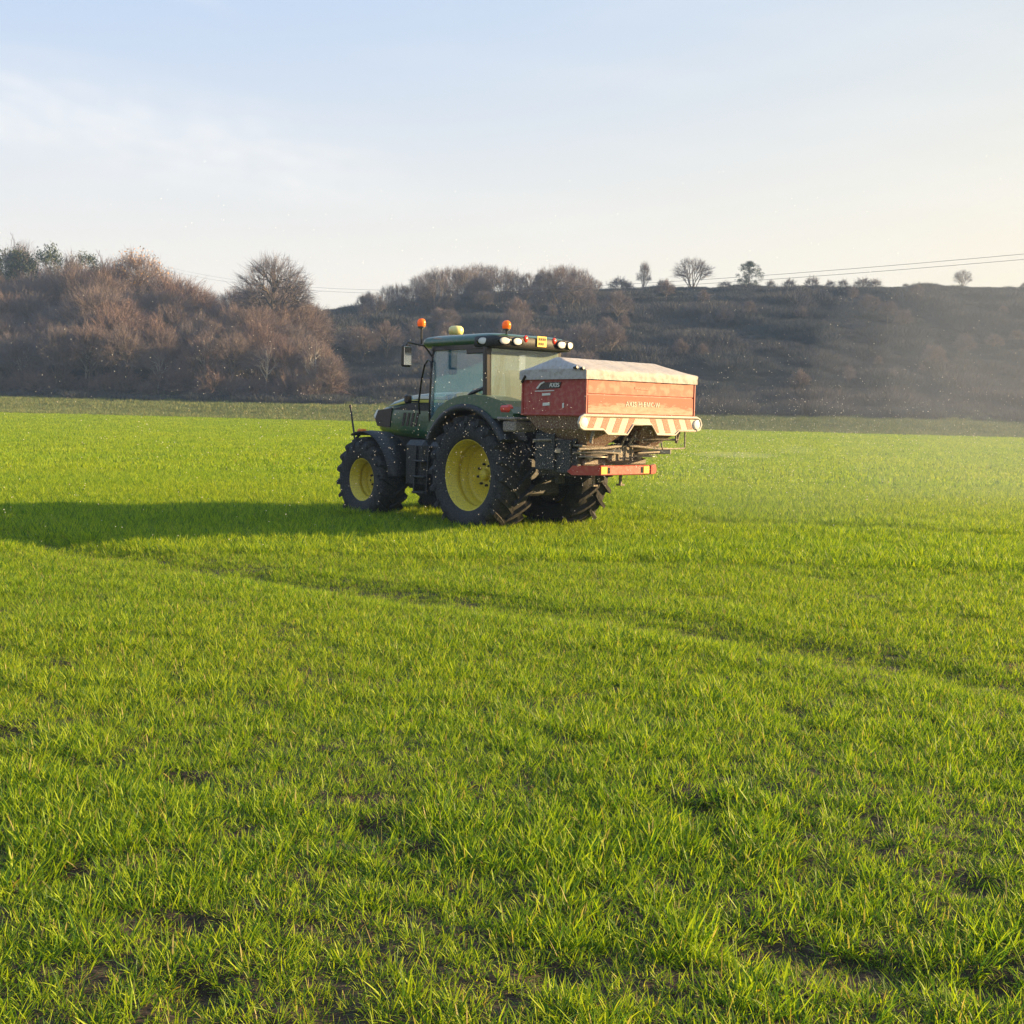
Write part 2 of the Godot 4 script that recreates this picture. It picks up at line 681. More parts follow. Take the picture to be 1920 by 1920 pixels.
func make_grass() -> void:
	var rng := RandomNumberGenerator.new()
	rng.seed = 77
	var root := Node3D.new()
	root.name = "grass"
	add_child(root)
	tag(root, "short bright green young crop covering the whole field", "grass", "", "stuff")
	var near := []
	for i in 8:
		near.append(tuft_mesh(rng, 24, 0.05, 0.03, 0.118, 0.0050, 4, 0.03, 1.1))
	near.append(tuft_mesh(rng, 16, 0.07, 0.05, 0.13, 0.0055, 4, 0.35, 1.2))
	near.append(tuft_mesh(rng, 34, 0.085, 0.02, 0.07, 0.005, 3, 0.03, 1.3))
	var mid := []
	for i in 6:
		mid.append(tuft_mesh(rng, 38, 0.13, 0.06, 0.18, 0.0075, 3, 0.02, 0.85))
	var far := []
	for i in 5:
		far.append(tuft_mesh(rng, 90, 0.38, 0.09, 0.19, 0.02, 2, 0.01, 0.6))
	var tint := FastNoiseLite.new()
	tint.seed = 12
	tint.frequency = 0.11
	var spots := []
	var bands := [[2.2, 15.0, 640.0, near, 1.0], [15.0, 34.0, 150.0, mid, 1.0], [34.0, 70.0, 14.0, far, 1.0], [70.0, 116.5, 9.0, far, 1.25]]
	for band in bands:
		var places := []
		for i in band[3].size():
			places.append([])
		var d0: float = band[0]
		var d1: float = band[1]
		var half0 := 0.455 * d0 + 1.6
		var half1 := 0.455 * d1 + 1.6
		var count := int((half0 + half1) * (d1 - d0) * float(band[2]))
		for k in count:
			# even over the trapezium
			var d := 0.0
			while true:
				d = rng.randf_range(d0, d1)
				if rng.randf() * half1 <= 0.455 * d + 1.6:
					break
			var x := rng.randf_range(-1, 1) * (0.455 * d + 1.6)
			if d > field_edge(x) - 0.6 + rough_noise.get_noise_2d(x, d) * 1.4:
				continue
			var lush := patch_noise.get_noise_2d(x * 1.7, d * 1.7)
			var small := rough_noise.get_noise_2d(x * 3.0, d * 3.0)
			var rut := rut_depth(x, -d) if d < 27.0 else 0.0
			var thin := 0.0
			if d < 9.0:
				thin = bare_amount(x, -d)
			if rng.randf() < 0.3 * thin + clampf(-lush * 0.4, 0.0, 0.2) + clampf(-small * 1.2 - 0.15, 0.0, 0.45):
				continue
			var s := (0.96 + 0.35 * lush + 0.5 * small) * rng.randf_range(0.72, 1.18) * (1.0 - 0.42 * rut) * (1.0 - 0.35 * thin)
			var y := ground_y(x, -d)
			var w: float = band[4]
			var bas := Basis(Vector3(rng.randf_range(-1, 1), 0, rng.randf_range(-1, 1)).normalized(), rng.randf_range(0.0, 0.16)) * Basis(Vector3.UP, rng.randf() * TAU)
			var n: int = band[3].size()
			var i := rng.randi() % n
			if band[3] == near and i == 8 and rng.randf() < 0.55 - 0.5 * thin:
				i = rng.randi() % 8
			if band[3] == near and rng.randf() < 0.22:
				i = 9
			var v := tint.get_noise_2d(x, d) * 0.5 + 0.5
			var c := Color(0.80, 0.90, 0.9).lerp(Color(1.16, 1.06, 1.0), clampf(v + rng.randf_range(-0.25, 0.25), 0.0, 1.0))
			places[i].append([Transform3D(bas.scaled(Vector3(s * w, s, s * w)), Vector3(x, y, -d)), c])
		scatter(root, "tufts", band[3], places, mats.grass)
	# rough grass bank between the field and the wood
	var verge := Node3D.new()
	verge.name = "rough_grass"
	add_child(verge)
	tag(verge, "dull rough grass on the low bank beyond the bright field", "grass", "", "stuff")
	var rough := []
	for i in 4:
		rough.append(tuft_mesh(rng, 60, 0.4, 0.14, 0.5, 0.028, 2, 0.06, 0.7, 1))
	var rp := [[], [], [], []]
	for k in 30000:
		var x := rng.randf_range(-66, 66)
		var d := rng.randf_range(114.0, 143.0)
		if d < field_edge(x) or absf(x) > 0.455 * d + 4.0:
			continue
		var v := tint.get_noise_2d(x * 2.0, d * 2.0) * 0.5 + 0.5
		var s := rng.randf_range(0.5, 1.2) * (0.7 + 0.6 * v)
		rp[rng.randi() % 4].append([Transform3D(Basis(Vector3.UP, rng.randf() * TAU).scaled(Vector3.ONE * s), Vector3(x, ground_y(x, -d), -d)), Color(0.8, 0.85, 0.85).lerp(Color(1.1, 1.05, 1.0), v)])
	scatter(verge, "tussocks", rough, rp, mats.leaf)


# ---------------------------------------------------------------- tractor
# in its own axes: x to its right side, y up, z backwards; the rear axle stands over the origin
func make_wheel(parent: Node, at: Vector3, side: float, R: float, rim_r: float, W: float, lugs: int, dish: float) -> void:
	var w := group_part("wheel", parent, at)
	var st := newst()
	var xf := Transform3D(Basis(Vector3(side, 0, 0), Vector3(0, 1, 0), Vector3(0, 0, side)), Vector3.ZERO)
	var h := W / 2.0
	var lug := 0.065 * R / 0.95
	var T := R - lug
	var prof := []
	for s in [[rim_r, 0.74], [rim_r + 0.015, 0.82], [rim_r + 0.05, 0.90], [lerpf(rim_r, T, 0.5), 1.0], [T - 0.11, 0.985], [T - 0.055, 0.93], [T - 0.02, 0.78], [T, 0.4], [T + 0.004, 0.0]]:
		prof.append(Vector2(s[0], s[1] * h))
	for i in range(prof.size() - 2, -1, -1):
		prof.append(Vector2(prof[i].x, -prof[i].y))
	lathe(st, prof, xf, 72)
	# raised tread bars: two slanted rows, staggered
	for k in lugs * 2:
		var row := 1.0 if k % 2 == 0 else -1.0
		var a0 := TAU * k / (lugs * 2)
		var rings := []
		for s in 5:
			var t := float(s) / 4.0
			var ax := row * lerpf(-0.05, 1.0, t) * h
			var ang := a0 + lerpf(0.0, 0.30, pow(t, 0.85))
			var base := T - 0.012 - (0.05 * pow(t, 4.0))
			var top := R - 0.03 * pow(t, 4.0)
			var half := 0.026 / R * (0.95 if t < 0.9 else 0.8) * (1.0 + 0.25 * t) * 1.25
			var ring := []
			for q in [[base, -half * 1.5], [top, -half], [top, half], [base, half * 1.5]]:
				ring.append(xf * Vector3(ax, cos(ang + q[1]) * q[0], sin(ang + q[1]) * q[0]))
			rings.append(ring)
		var base2 := T - 0.16
		var ring2 := []
		for q in [[base2, -0.03], [base2 + 0.02, -0.025], [base2 + 0.02, 0.025], [base2, 0.03]]:
			var an: float = a0 + 0.33 + q[1]
			ring2.append(xf * Vector3(row * h * 1.0, cos(an) * q[0], sin(an) * q[0]))
		rings.append(ring2)
		loft(st, rings, true, true, false)
	put(st, "tyre", mats.rubber, w)
	# deep dished rim
	st = newst()
	var rp := []
	for s in [[rim_r + 0.028, 0.70], [rim_r + 0.03, 0.80], [rim_r + 0.012, 0.815], [rim_r - 0.004, 0.78], [rim_r - 0.012, 0.62], [rim_r - 0.032, 0.58], [rim_r - 0.034, 0.40], [rim_r - 0.058, 0.36], [rim_r - 0.06, 0.12], [rim_r - 0.045, 0.09], [rim_r - 0.045, 0.02], [rim_r - 0.07, -0.02], [rim_r - 0.075, dish + 0.10], [rim_r - 0.085, dish + 0.02], [rim_r - 0.13, dish - 0.02], [rim_r * 0.62, dish + 0.0], [rim_r * 0.46, dish + 0.05], [rim_r * 0.42, dish + 0.12], [rim_r * 0.2, dish + 0.14], [0.0, dish + 0.14]]:
		rp.append(Vector2(s[0], s[1] * h))
	lathe(st, rp, xf, 56)
	put(st, "rim", mats.yellow, w)
	st = newst()
	lathe(st, [Vector2(rim_r - 0.02, 0.28 * h), Vector2(rim_r - 0.03, -0.5 * h), Vector2(rim_r - 0.01, -0.6 * h), Vector2(rim_r + 0.025, -0.78 * h)], xf, 48)
	lathe(st, [Vector2(rim_r - 0.066, (dish - 0.06) * h), Vector2(0.0, (dish - 0.06) * h)], xf, 40)
	put(st, "inner_barrel", mats.dusty_black, w)
	st = newst()
	lathe(st, [Vector2(rim_r * 0.17, (dish + 0.1) * h), Vector2(rim_r * 0.17, (dish + 0.34) * h), Vector2(rim_r * 0.13, (dish + 0.40) * h), Vector2(0, (dish + 0.40) * h)], xf, 20)
	put(st, "hub", mats.yellow, w)
	for k in 8:
		st = newst()
		var a := TAU * k / 8.0 + 0.2
		var c := Vector3((dish + 0.16) * h, cos(a) * rim_r * 0.31, sin(a) * rim_r * 0.31)
		lathe(st, [Vector2(0.021, -0.03), Vector2(0.021, 0.035), Vector2(0.012, 0.045), Vector2(0, 0.045)], xf * Transform3D(Basis(), c), 6, false)
		put(st, "bolt", mats.black, w)


func make_tractor() -> void:
	var t := thing("tractor", "green farm tractor with yellow wheels and orange beacons driving across the field", "tractor", TRACTOR_AT, TRACTOR_TURN)
	for s in [-1.0, 1.0]:
		make_wheel(t, Vector3(s * 0.885, 0.925, 0), s, 0.98, 0.565, 0.70, 20, -0.46)
		make_wheel(t, Vector3(s * 0.88, 0.69, -3.10), s, 0.78, 0.375, 0.58, 18, -0.42)
	var st := newst()
	# transmission, engine block, axles
	bx(st, Vector3(0, 0.98, -0.55), Vector3(0.62, 0.62, 1.9), 0.05)
	bx(st, Vector3(0, 1.1, -2.2), Vector3(0.56, 0.66, 1.8), 0.05)
	bx(st, Vector3(0, 0.95, 0.42), Vector3(0.7, 0.7, 0.35), 0.04)
	tube(st, [Vector3(-0.7, 0.925, 0), Vector3(0.7, 0.925, 0)], 0.14, 14)
	tube(st, [Vector3(-0.72, 0.69, -3.10), Vector3(0.72, 0.69, -3.10)], 0.10, 12)
	bx(st, Vector3(0, 0.80, -3.1), Vector3(0.5, 0.34, 1.1), 0.04)
	bx(st, Vector3(0, 1.40, -2.6), Vector3(0.66, 0.30, 2.1), 0.04)
	put(st, "chassis", mats.black, t)
	st = newst()
	bx(st, Vector3(0, 0.95, -3.95), Vector3(0.8, 0.42, 0.5), 0.05)
	put(st, "front_weight", mats.black, t)
	# bonnet
	st = newst()
	var rings := []
	for s in [[-1.42, 0.43, 1.45, 2.30], [-2.2, 0.43, 1.46, 2.29], [-2.8, 0.43, 1.48, 2.25], [-3.25, 0.42, 1.52, 2.15], [-3.52, 0.39, 1.56, 2.05], [-3.66, 0.35, 1.6, 1.97], [-3.71, 0.28, 1.66, 1.9]]:
		var ring := []
		var z: float = s[0]
		var w: float = s[1]
		for q in [[-0.92, 0.0], [-1.0, 0.18], [-1.0, 0.55], [-0.97, 0.74], [-0.86, 0.88], [-0.66, 0.96], [-0.3, 1.0], [0.3, 1.0], [0.66, 0.96], [0.86, 0.88], [0.97, 0.74], [1.0, 0.55], [1.0, 0.18], [0.92, 0.0]]:
			ring.append(Vector3(q[0] * w, lerpf(s[2], s[3], q[1]), z))
		rings.append(ring)
	loft(st, rings)
	var bonnet := put(st, "bonnet", mats.green, t)
	for s in [-1.0, 1.0]:
		st = newst()
		prism(st, PackedVector2Array([Vector2(-3.60, 1.66), Vector2(-3.68, 1.80), Vector2(-3.58, 1.955), Vector2(-3.14, 2.0), Vector2(-3.2, 1.64)]), side_plane(s * 0.385), s * 0.05)
		put(st, "side_grille", mats.gloss_black, bonnet)
		st = newst()
		prism(st, PackedVector2Array([Vector2(-3.69, 1.78), Vector2(-3.72, 1.86), Vector2(-3.64, 1.965), Vector2(-3.56, 1.965), Vector2(-3.58, 1.90)]), side_plane(s * 0.35), s * 0.075)
		put(st, "headlight", mats.lens_white, bonnet)
		# slanted cooling slots and a dark recess behind the name strip
		for k in 4:
			st = newst()
			var z0 := -2.78 + 0.13 * k
			prism(st, PackedVector2Array([Vector2(z0 - 0.05, 1.68), Vector2(z0 + 0.02, 1.68), Vector2(z0 + 0.09, 1.92), Vector2(z0 + 0.02, 1.92)]), side_plane(s * 0.425), s * 0.012)
			put(st, "cooling_slot", mats.gloss_black, bonnet)
		st = newst()
		prism(st, PackedVector2Array([Vector2(-3.1, 1.98), Vector2(-2.3, 1.96), Vector2(-1.5, 1.96), Vector2(-1.5, 2.10), Vector2(-2.55, 2.10)]), side_plane(s * 0.42), s * 0.02)
		put(st, "dark_trim", mats.black, bonnet)
		st = newst()
		prism(st, PackedVector2Array([Vector2(-3.32, 2.02), Vector2(-2.6, 2.105), Vector2(-1.5, 2.105), Vector2(-1.5, 2.155), Vector2(-2.6, 2.155), Vector2(-2.9, 2.10)]), side_plane(s * 0.405), s * 0.035)
		put(st, "stripe", mats.decal_yellow, bonnet, "pale yellow stripe along the bonnet")
		st = newst()
		prism(st, PackedVector2Array([Vector2(-2.5, 2.17), Vector2(-1.55, 2.17), Vector2(-1.55, 2.225), Vector2(-2.5, 2.225)]), side_plane(s * 0.375), s * 0.05)
		put(st, "name_strip", mats.decal_white, bonnet)
	# cab: floor, pillars, panes, roof
	st = newst()
	bx(st, Vector3(0, 1.5, -0.72), Vector3(1.42, 0.5, 1.55), 0.05)
	bx(st, Vector3(0, 1.72, -1.38), Vector3(1.3, 0.75, 0.16), 0.03)
	bx(st, Vector3(0, 1.9, 0.06), Vector3(1.5, 0.35, 0.1), 0.02)
	put(st, "cab_floor", mats.black, t)
	st = newst()
	for s in [-1.0, 1.0]:
		# front pillar, rear pillar, sill, upper rail
		tube(st, [Vector3(s * 0.66, 1.5, -1.58), Vector3(s * 0.72, 2.1, -1.56), Vector3(s * 0.77, 2.7, -1.48), Vector3(s * 0.77, 3.06, -1.42)], 0.04, 8)
		bar(st, Vector3(s * 0.77, 1.75, 0.0), Vector3(s * 0.78, 3.04, -0.02), 0.10, 0.16, 0.03)
		bx(st, Vector3(s * 0.79, 2.96, -0.28), Vector3(0.05, 0.12, 0.5), 0.015)
		tube(st, [Vector3(s * 0.68, 1.62, -1.52), Vector3(s * 0.78, 1.95, -0.9), Vector3(s * 0.80, 2.25, -0.4), Vector3(s * 0.80, 2.36, 0.0)], 0.03, 6)
		bar(st, Vector3(s * 0.79, 3.02, -1.45), Vector3(s * 0.79, 3.02, 0.0), 0.07, 0.09)
	bar(st, Vector3(-0.8, 3.02, 0.0), Vector3(0.8, 3.02, 0.0), 0.07, 0.09)
	bar(st, Vector3(-0.8, 3.02, -1.45), Vector3(0.8, 3.02, -1.45), 0.07, 0.09)
	bar(st, Vector3(-0.8, 2.06, 0.06), Vector3(0.8, 2.06, 0.06), 0.06, 0.07)
	put(st, "cab_frame", mats.gloss_black, t)
	for s in [-1.0, 1.0]:
		st = newst()
		prism(st, PackedVector2Array([Vector2(-1.52, 1.64), Vector2(-0.9, 1.96), Vector2(-0.4, 2.25), Vector2(0.0, 2.35), Vector2(0.0, 3.0), Vector2(-1.42, 3.0), Vector2(-1.54, 2.1)]), side_plane(s * 0.79), s * 0.008)
		put(st, "side_window", mats.glass, t)
	st = newst()
	bx(st, Vector3(0, 2.54, 0.045), Vector3(1.5, 0.9, 0.008), 0.002)
	put(st, "rear_window", mats.dusty_glass, t, "pale dusty rear window")
	st = newst()
	bx(st, Vector3(0, 2.45, -1.53), Vector3(1.4, 1.1, 0.008), 0.002, Basis(Vector3.RIGHT, 0.09))
	put(st, "windscreen", mats.glass, t)
	# inside
	var seat := group_part("seat", t)
	st = newst()
	bx(st, Vector3(0, 2.0, -0.42), Vector3(0.5, 0.14, 0.5), 0.05)
	put(st, "cushion", mats.seat, seat)
	st = newst()
	bx(st, Vector3(0, 2.35, -0.16), Vector3(0.48, 0.62, 0.13), 0.05, Basis(Vector3.RIGHT, -0.12))
	put(st, "backrest", mats.seat, seat)
	st = newst()
	bx(st, Vector3(0, 1.85, -0.42), Vector3(0.34, 0.2, 0.34), 0.03)
	bx(st, Vector3(0.36, 2.16, -0.5), Vector3(0.12, 0.08, 0.5), 0.03)
	put(st, "armrest", mats.seat, seat)
	st = newst()
	var loop := []
	for k in 21:
		var a := TAU * k / 20.0
		loop.append(Vector3(0, 2.26, -1.02) + Basis(Vector3.RIGHT, 0.5) * Vector3(cos(a) * 0.2, 0, sin(a) * 0.2))
	tube(st, loop, 0.016, 6, false)
	tube(st, [Vector3(0, 2.26, -1.02), Vector3(0, 1.7, -1.3)], 0.035, 8)
	put(st, "steering_wheel", mats.black, t)
	st = newst()
	bx(st, Vector3(-0.55, 2.75, -1.2), Vector3(0.03, 0.34, 0.2), 0.02)
	tube(st, [Vector3(-0.55, 2.9, -1.2), Vector3(-0.6, 3.02, -1.25)], 0.012, 6)
	put(st, "display", mats.black, t)
	# roof
	st = newst()
	var roof_rings := []
	for s in [[3.04, 0.06], [3.07, 0.01], [3.13, 0.0], [3.19, 0.015], [3.225, 0.06], [3.245, 0.16], [3.255, 0.4]]:
		var ring := []
		for q in rounded_rect(-0.86, 0.86, -1.78, 0.24, 0.2, 5):
			var c := Vector2(0, -0.77)
			var ins: float = s[1]
			var p := Vector2(q.x - signf(q.x) * minf(ins, absf(q.x)), q.y - signf(q.y - c.y) * minf(ins, absf(q.y - c.y)))
			# the roof falls away a little at both ends
			ring.append(Vector3(p.x, s[0] - 0.02 * pow(absf(p.y - c.y), 2.0) * (1.0 if s[0] > 3.1 else 0.2), p.y))
		roof_rings.append(ring)
	loft(st, roof_rings)
	var roof := put(st, "roof", mats.green, t)
	st = newst()
	var band := []
	for s in [[3.0, 0.03], [3.02, 0.0], [3.16, 0.0], [3.18, 0.02]]:
		var ring := []
		for q in rounded_rect(-0.875, 0.875, -0.35, 0.31, 0.16, 5):
			ring.append(Vector3(q.x * (1.0 - float(s[1])), s[0], q.y - float(s[1]) * signf(q.y)))
		band.append(ring)
	loft(st, band)
	put(st, "rear_light_bar", mats.black, roof)
	for l in [[Vector3(-0.86, 3.10, -0.02), Vector3(-1, -0.1, 0.25)], [Vector3(-0.70, 3.10, 0.30), Vector3(-0.2, -0.1, 1)], [Vector3(-0.44, 3.10, 0.31), Vector3(0, -0.1, 1)], [Vector3(0.55, 3.10, 0.31), Vector3(0, -0.1, 1)], [Vector3(0.76, 3.10, 0.29), Vector3(0.35, -0.1, 1)], [Vector3(0.86, 3.10, -0.02), Vector3(1, -0.1, 0.25)]]:
		var dir: Vector3 = l[1].normalized()
		st = newst()
		var side: Vector3 = Vector3.UP.cross(dir).normalized()
		var xf := Transform3D(Basis(dir, dir.cross(side) * 0.62, side * 1.08), l[0])
		lathe(st, [Vector2(0.115, -0.04), Vector2(0.115, 0.03), Vector2(0.095, 0.035)], xf, 20)
		var housing := put(st, "work_light", mats.gloss_black, roof)
		st = newst()
		lathe(st, [Vector2(0.093, 0.02), Vector2(0.088, 0.028), Vector2(0.05, 0.032), Vector2(0, 0.033)], xf, 20)
		put(st, "lens", mats.lens_white, housing)
	for x in [-0.24, 0.40]:
		st = newst()
		ball(st, Vector3(x, 3.15, 0.30), Vector3(0.05, 0.06, 0.03))
		put(st, "marker_light", mats.lens_red, roof)
	# number plate with its two rows of dark characters
	st = newst()
	bx(st, Vector3(0.10, 3.125, 0.325), Vector3(0.21, 0.175, 0.012), 0.003)
	var plate := put(st, "number_plate", mats.plate, roof, "yellow number plate with two dark rows")
	st = newst()
	for r in 2:
		for k in 4:
			if r == 1 and k == 3:
				continue
			bx(st, Vector3(0.035 + 0.044 * k, 3.163 - 0.075 * r, 0.3325), Vector3(0.026, 0.05, 0.004), 0.001)
			bx(st, Vector3(0.039 + 0.044 * k, 3.163 - 0.075 * r, 0.3335), Vector3(0.03, 0.012, 0.004), 0.001)
	put(st, "characters", mats.gloss_black, plate).set_meta("kind", "stuff")
	# beacons, receiver
	for b in [[Vector3(-0.86, 3.2, -1.70), 0.17], [Vector3(-0.5, 3.225, 0.12), 0.05]]:
		st = newst()
		var p: Vector3 = b[0]
		tube(st, [p - Vector3(0, 0.12, 0), p + Vector3(0, b[1], 0)], 0.018, 8)
		tube(st, [p + Vector3(0, b[1], 0), p + Vector3(0, b[1] + 0.035, 0)], 0.062, 14)
		var holder := put(st, "beacon", mats.gloss_black, roof)
		st = newst()
		lathe(st, [Vector2(0.064, 0.03), Vector2(0.072, 0.06), Vector2(0.075, 0.095), Vector2(0.068, 0.13), Vector2(0.05, 0.155), Vector2(0.025, 0.167), Vector2(0, 0.169)], Transform3D(Basis(Vector3.UP, Vector3.BACK, Vector3.RIGHT), p + Vector3(0, b[1], 0)), 18)
		put(st, "beacon_lens", mats.amber, holder)
	st = newst()
	tube(st, [Vector3(0, 3.2, -1.6), Vector3(0, 3.32, -1.82)], 0.025, 8)
	lathe(st, [Vector2(0.0, -0.06), Vector2(0.12, -0.06), Vector2(0.135, 0.0), Vector2(0.125, 0.05), Vector2(0.09, 0.08), Vector2(0.0, 0.09)], Transform3D(Basis(Vector3.UP, Vector3.BACK, Vector3.RIGHT), Vector3(0, 3.39, -1.82)), 22)
	put(st, "receiver_dome", mats.receiver, roof, "pale yellow satellite receiver dome")
	# rear mudguards
	for s in [-1.0, 1.0]:
		var top := [Vector2(-1.02, 1.62), Vector2(-0.92, 1.80), Vector2(-0.72, 2.0), Vector2(-0.45, 2.13), Vector2(-0.15, 2.20), Vector2(0.2, 2.22), Vector2(0.55, 2.19), Vector2(0.85, 2.13), Vector2(1.08, 2.03), Vector2(1.17, 1.93), Vector2(1.16, 1.86)]
		var arch := []
		for k in 11:
			var a := lerpf(0.93, 2.54, k / 10.0)
			arch.append(Vector2(cos(a) * 1.13, 0.94 + sin(a) * 1.13))
		var poly := PackedVector2Array(top)
		for p in arch:
			poly.append(p)
		st = newst()
		prism(st, poly, side_plane(s * 0.74), s * 0.50)
		var guard := put(st, "rear_mudguard", mats.green, t)
		st = newst()
		var lip_rings := []
		for k in 15:
			var a := lerpf(0.55, 2.62, k / 14.0)
			var ring := []
			for q in [[1.06, 0.70], [1.10, 0.72], [1.135, 1.27], [1.07, 1.30], [1.03, 1.27]]:
				ring.append(Vector3(s * float(q[1]), 0.94 + sin(a) * float(q[0]), cos(a) * float(q[0])))
			lip_rings.append(ring)
		loft(st, lip_rings)
		put(st, "arch_liner", mats.black, guard)
		st = newst()
		bx(st, Vector3(s * 1.21, 2.0, 0.98), Vector3(0.12, 0.13, 0.25), 0.04)
		put(st, "tail_light", mats.lens_red, guard)
		st = newst()
		bx(st, Vector3(s * 1.0, 1.85, 1.0), Vector3(0.52, 0.045, 0.42), 0.015)
		bx(st, Vector3(s * 1.0, 1.73, 1.05), Vector3(0.46, 0.16, 0.3), 0.02)
		put(st, "rear_ledge", mats.dusty_grey, guard)
	# left-hand steps and tank, right-hand tank
	for s in [-1.0, 1.0]:
		st = newst()
		bx(st, Vector3(s * 0.68, 1.02, -1.78), Vector3(0.5, 0.85, 0.62), 0.09)
		bx(st, Vector3(s * 0.68, 1.0, -1.22), Vector3(0.44, 0.85, 0.42), 0.07)
		put(st, "tank", mats.black, t)
		st = newst()
		for k in 3:
			bx(st, Vector3(s * 0.95, 0.55 + 0.27 * k, -1.5), Vector3(0.2, 0.03, 0.34), 0.008)
		for z in [-1.68, -1.32]:
			bar(st, Vector3(s * 0.95, 0.52, z), Vector3(s * 0.90, 1.35, z), 0.03, 0.12)
		put(st, "steps", mats.black, t)
		# front mudguard over the back of the front wheel
		st = newst()
		var mg := []
		for k in 12:
			var a := lerpf(0.12, 1.95, k / 11.0)
			var ring := []
			for q in [[0.85, 0.64], [0.88, 0.62], [0.895, 0.88], [0.88, 1.15], [0.85, 1.13], [0.86, 0.88]]:
				ring.append(Vector3(s * float(q[1]), 0.69 + sin(a) * float(q[0]), -3.10 + cos(a) * float(q[0])))
			mg.append(ring)
		loft(st, mg)
		var fm := put(st, "front_mudguard", mats.black, t)
		st = newst()
		bar(st, Vector3(s * 0.5, 1.36, -2.75), Vector3(s * 0.72, 1.5, -2.72), 0.06, 0.03)
		put(st, "bracket", mats.black, fm)
		st = newst()
		bx(st, Vector3(s * 1.08, 1.575, -3.16), Vector3(0.13, 0.07, 0.16), 0.03)
		put(st, "side_marker", mats.amber, fm)
	# rod marking the front corner
	st = newst()
	tube(st, [Vector3(-1.0, 1.38, -3.47), Vector3(-1.0, 1.43, -3.51), Vector3(-1.0, 2.01, -3.66)], 0.018, 8)
	tube(st, [Vector3(-1.0, 1.99, -3.655), Vector3(-1.0, 2.04, -3.668)], 0.026, 8)
	bar(st, Vector3(-1.0, 1.53, -3.3), Vector3(-1.0, 1.40, -3.50), 0.05, 0.03)
	put(st, "marker_rod", mats.gloss_black, t)
	# handrail, mirrors, front work lights
	for s in [-1.0, 1.0]:
		st = newst()
		tube(st, [Vector3(s * 0.78, 1.9, -1.82), Vector3(s * 0.83, 2.1, -1.79), Vector3(s * 0.84, 2.5, -1.70), Vector3(s * 0.84, 2.74, -1.62), Vector3(s * 0.84, 2.83, -1.52), Vector3(s * 0.84, 2.78, -1.44), Vector3(s * 0.84, 2.6, -1.43), Vector3(s * 0.84, 2.0, -1.47), Vector3(s * 0.80, 1.7, -1.5)], 0.017, 8)
		put(st, "handrail", mats.gloss_black, t)
		st = newst()
		tube(st, [Vector3(s * 0.78, 2.86, -1.46), Vector3(s * 0.86, 2.97, -1.49), Vector3(s * 0.95, 3.06, -1.5), Vector3(s * 1.28, 3.10, -1.52), Vector3(s * 1.31, 3.05, -1.52)], 0.016, 8)
		var arm := put(st, "mirror_arm", mats.gloss_black, t)
		st = newst()
		bx(st, Vector3(s * 1.3, 2.87, -1.53), Vector3(0.2, 0.37, 0.08), 0.035)
		put(st, "mirror_housing", mats.gloss_black, arm)
		st = newst()
		bx(st, Vector3(s * 1.3, 2.87, -1.488), Vector3(0.15, 0.31, 0.008), 0.003)
		put(st, "mirror_glass", mats.mirror, arm)
		st = newst()
		tube(st, [Vector3(s * 0.43, 2.12, -2.30), Vector3(s * 0.62, 2.12, -2.34)], 0.015, 6)
		bx(st, Vector3(s * 0.64, 2.16, -2.36), Vector3(0.14, 0.16, 0.1), 0.03)
		put(st, "bonnet_light", mats.gloss_black, t)
	# linkage to the machine behind
	st = newst()
	for s in [-1.0, 1.0]:
		bar(st, Vector3(s * 0.32, 0.75, 0.45), Vector3(s * 0.44, 1.02, 1.38), 0.07, 0.11)
		tube(st, [Vector3(s * 0.36, 1.42, 0.5), Vector3(s * 0.42, 0.95, 1.1)], 0.03, 8)
	tube(st, [Vector3(0, 1.25, 0.5), Vector3(0, 1.5, 1.36)], 0.04, 8)
	put(st, "linkage", mats.black, t)


func side_plane(x: float) -> Transform3D:
	# polygon x runs along the machine (z), polygon y up; depth runs along +x
	return Transform3D(Basis(Vector3(0, 0, 1), Vector3(0, 1, 0), Vector3(1, 0, 0)), Vector3(x, 0, 0))


func rounded_rect(x0: float, x1: float, y0: float, y1: float, r: float, n: int) -> Array:
	var out := []
	for c in [[x1 - r, y1 - r, 0.0], [x0 + r, y1 - r, 1.0], [x0 + r, y0 + r, 2.0], [x1 - r, y0 + r, 3.0]]:
		for k in n + 1:
			var a: float = (float(c[2]) + float(k) / n) * PI / 2
			out.append(Vector2(c[0] + cos(a) * r, c[1] + sin(a) * r))
	return out


# ---------------------------------------------------------------- fertilizer spreader
func text_on(parent: Node, called: String, words: String, size: float, at: Vector3, turn: float, m: Material, stretch := 1.0) -> void:
	var f := SystemFont.new()
	f.font_names = PackedStringArray(["Droid Sans"])
	f.font_weight = 700
	var tm := TextMesh.new()
	tm.text = words
	tm.font = f
	tm.font_size = 32
	tm.pixel_size = size / 32.0
	tm.depth = 0.004
	var o := put_mesh(tm, called, m, parent)
	o.position = at
	o.rotation.y = turn
	o.scale.x = stretch


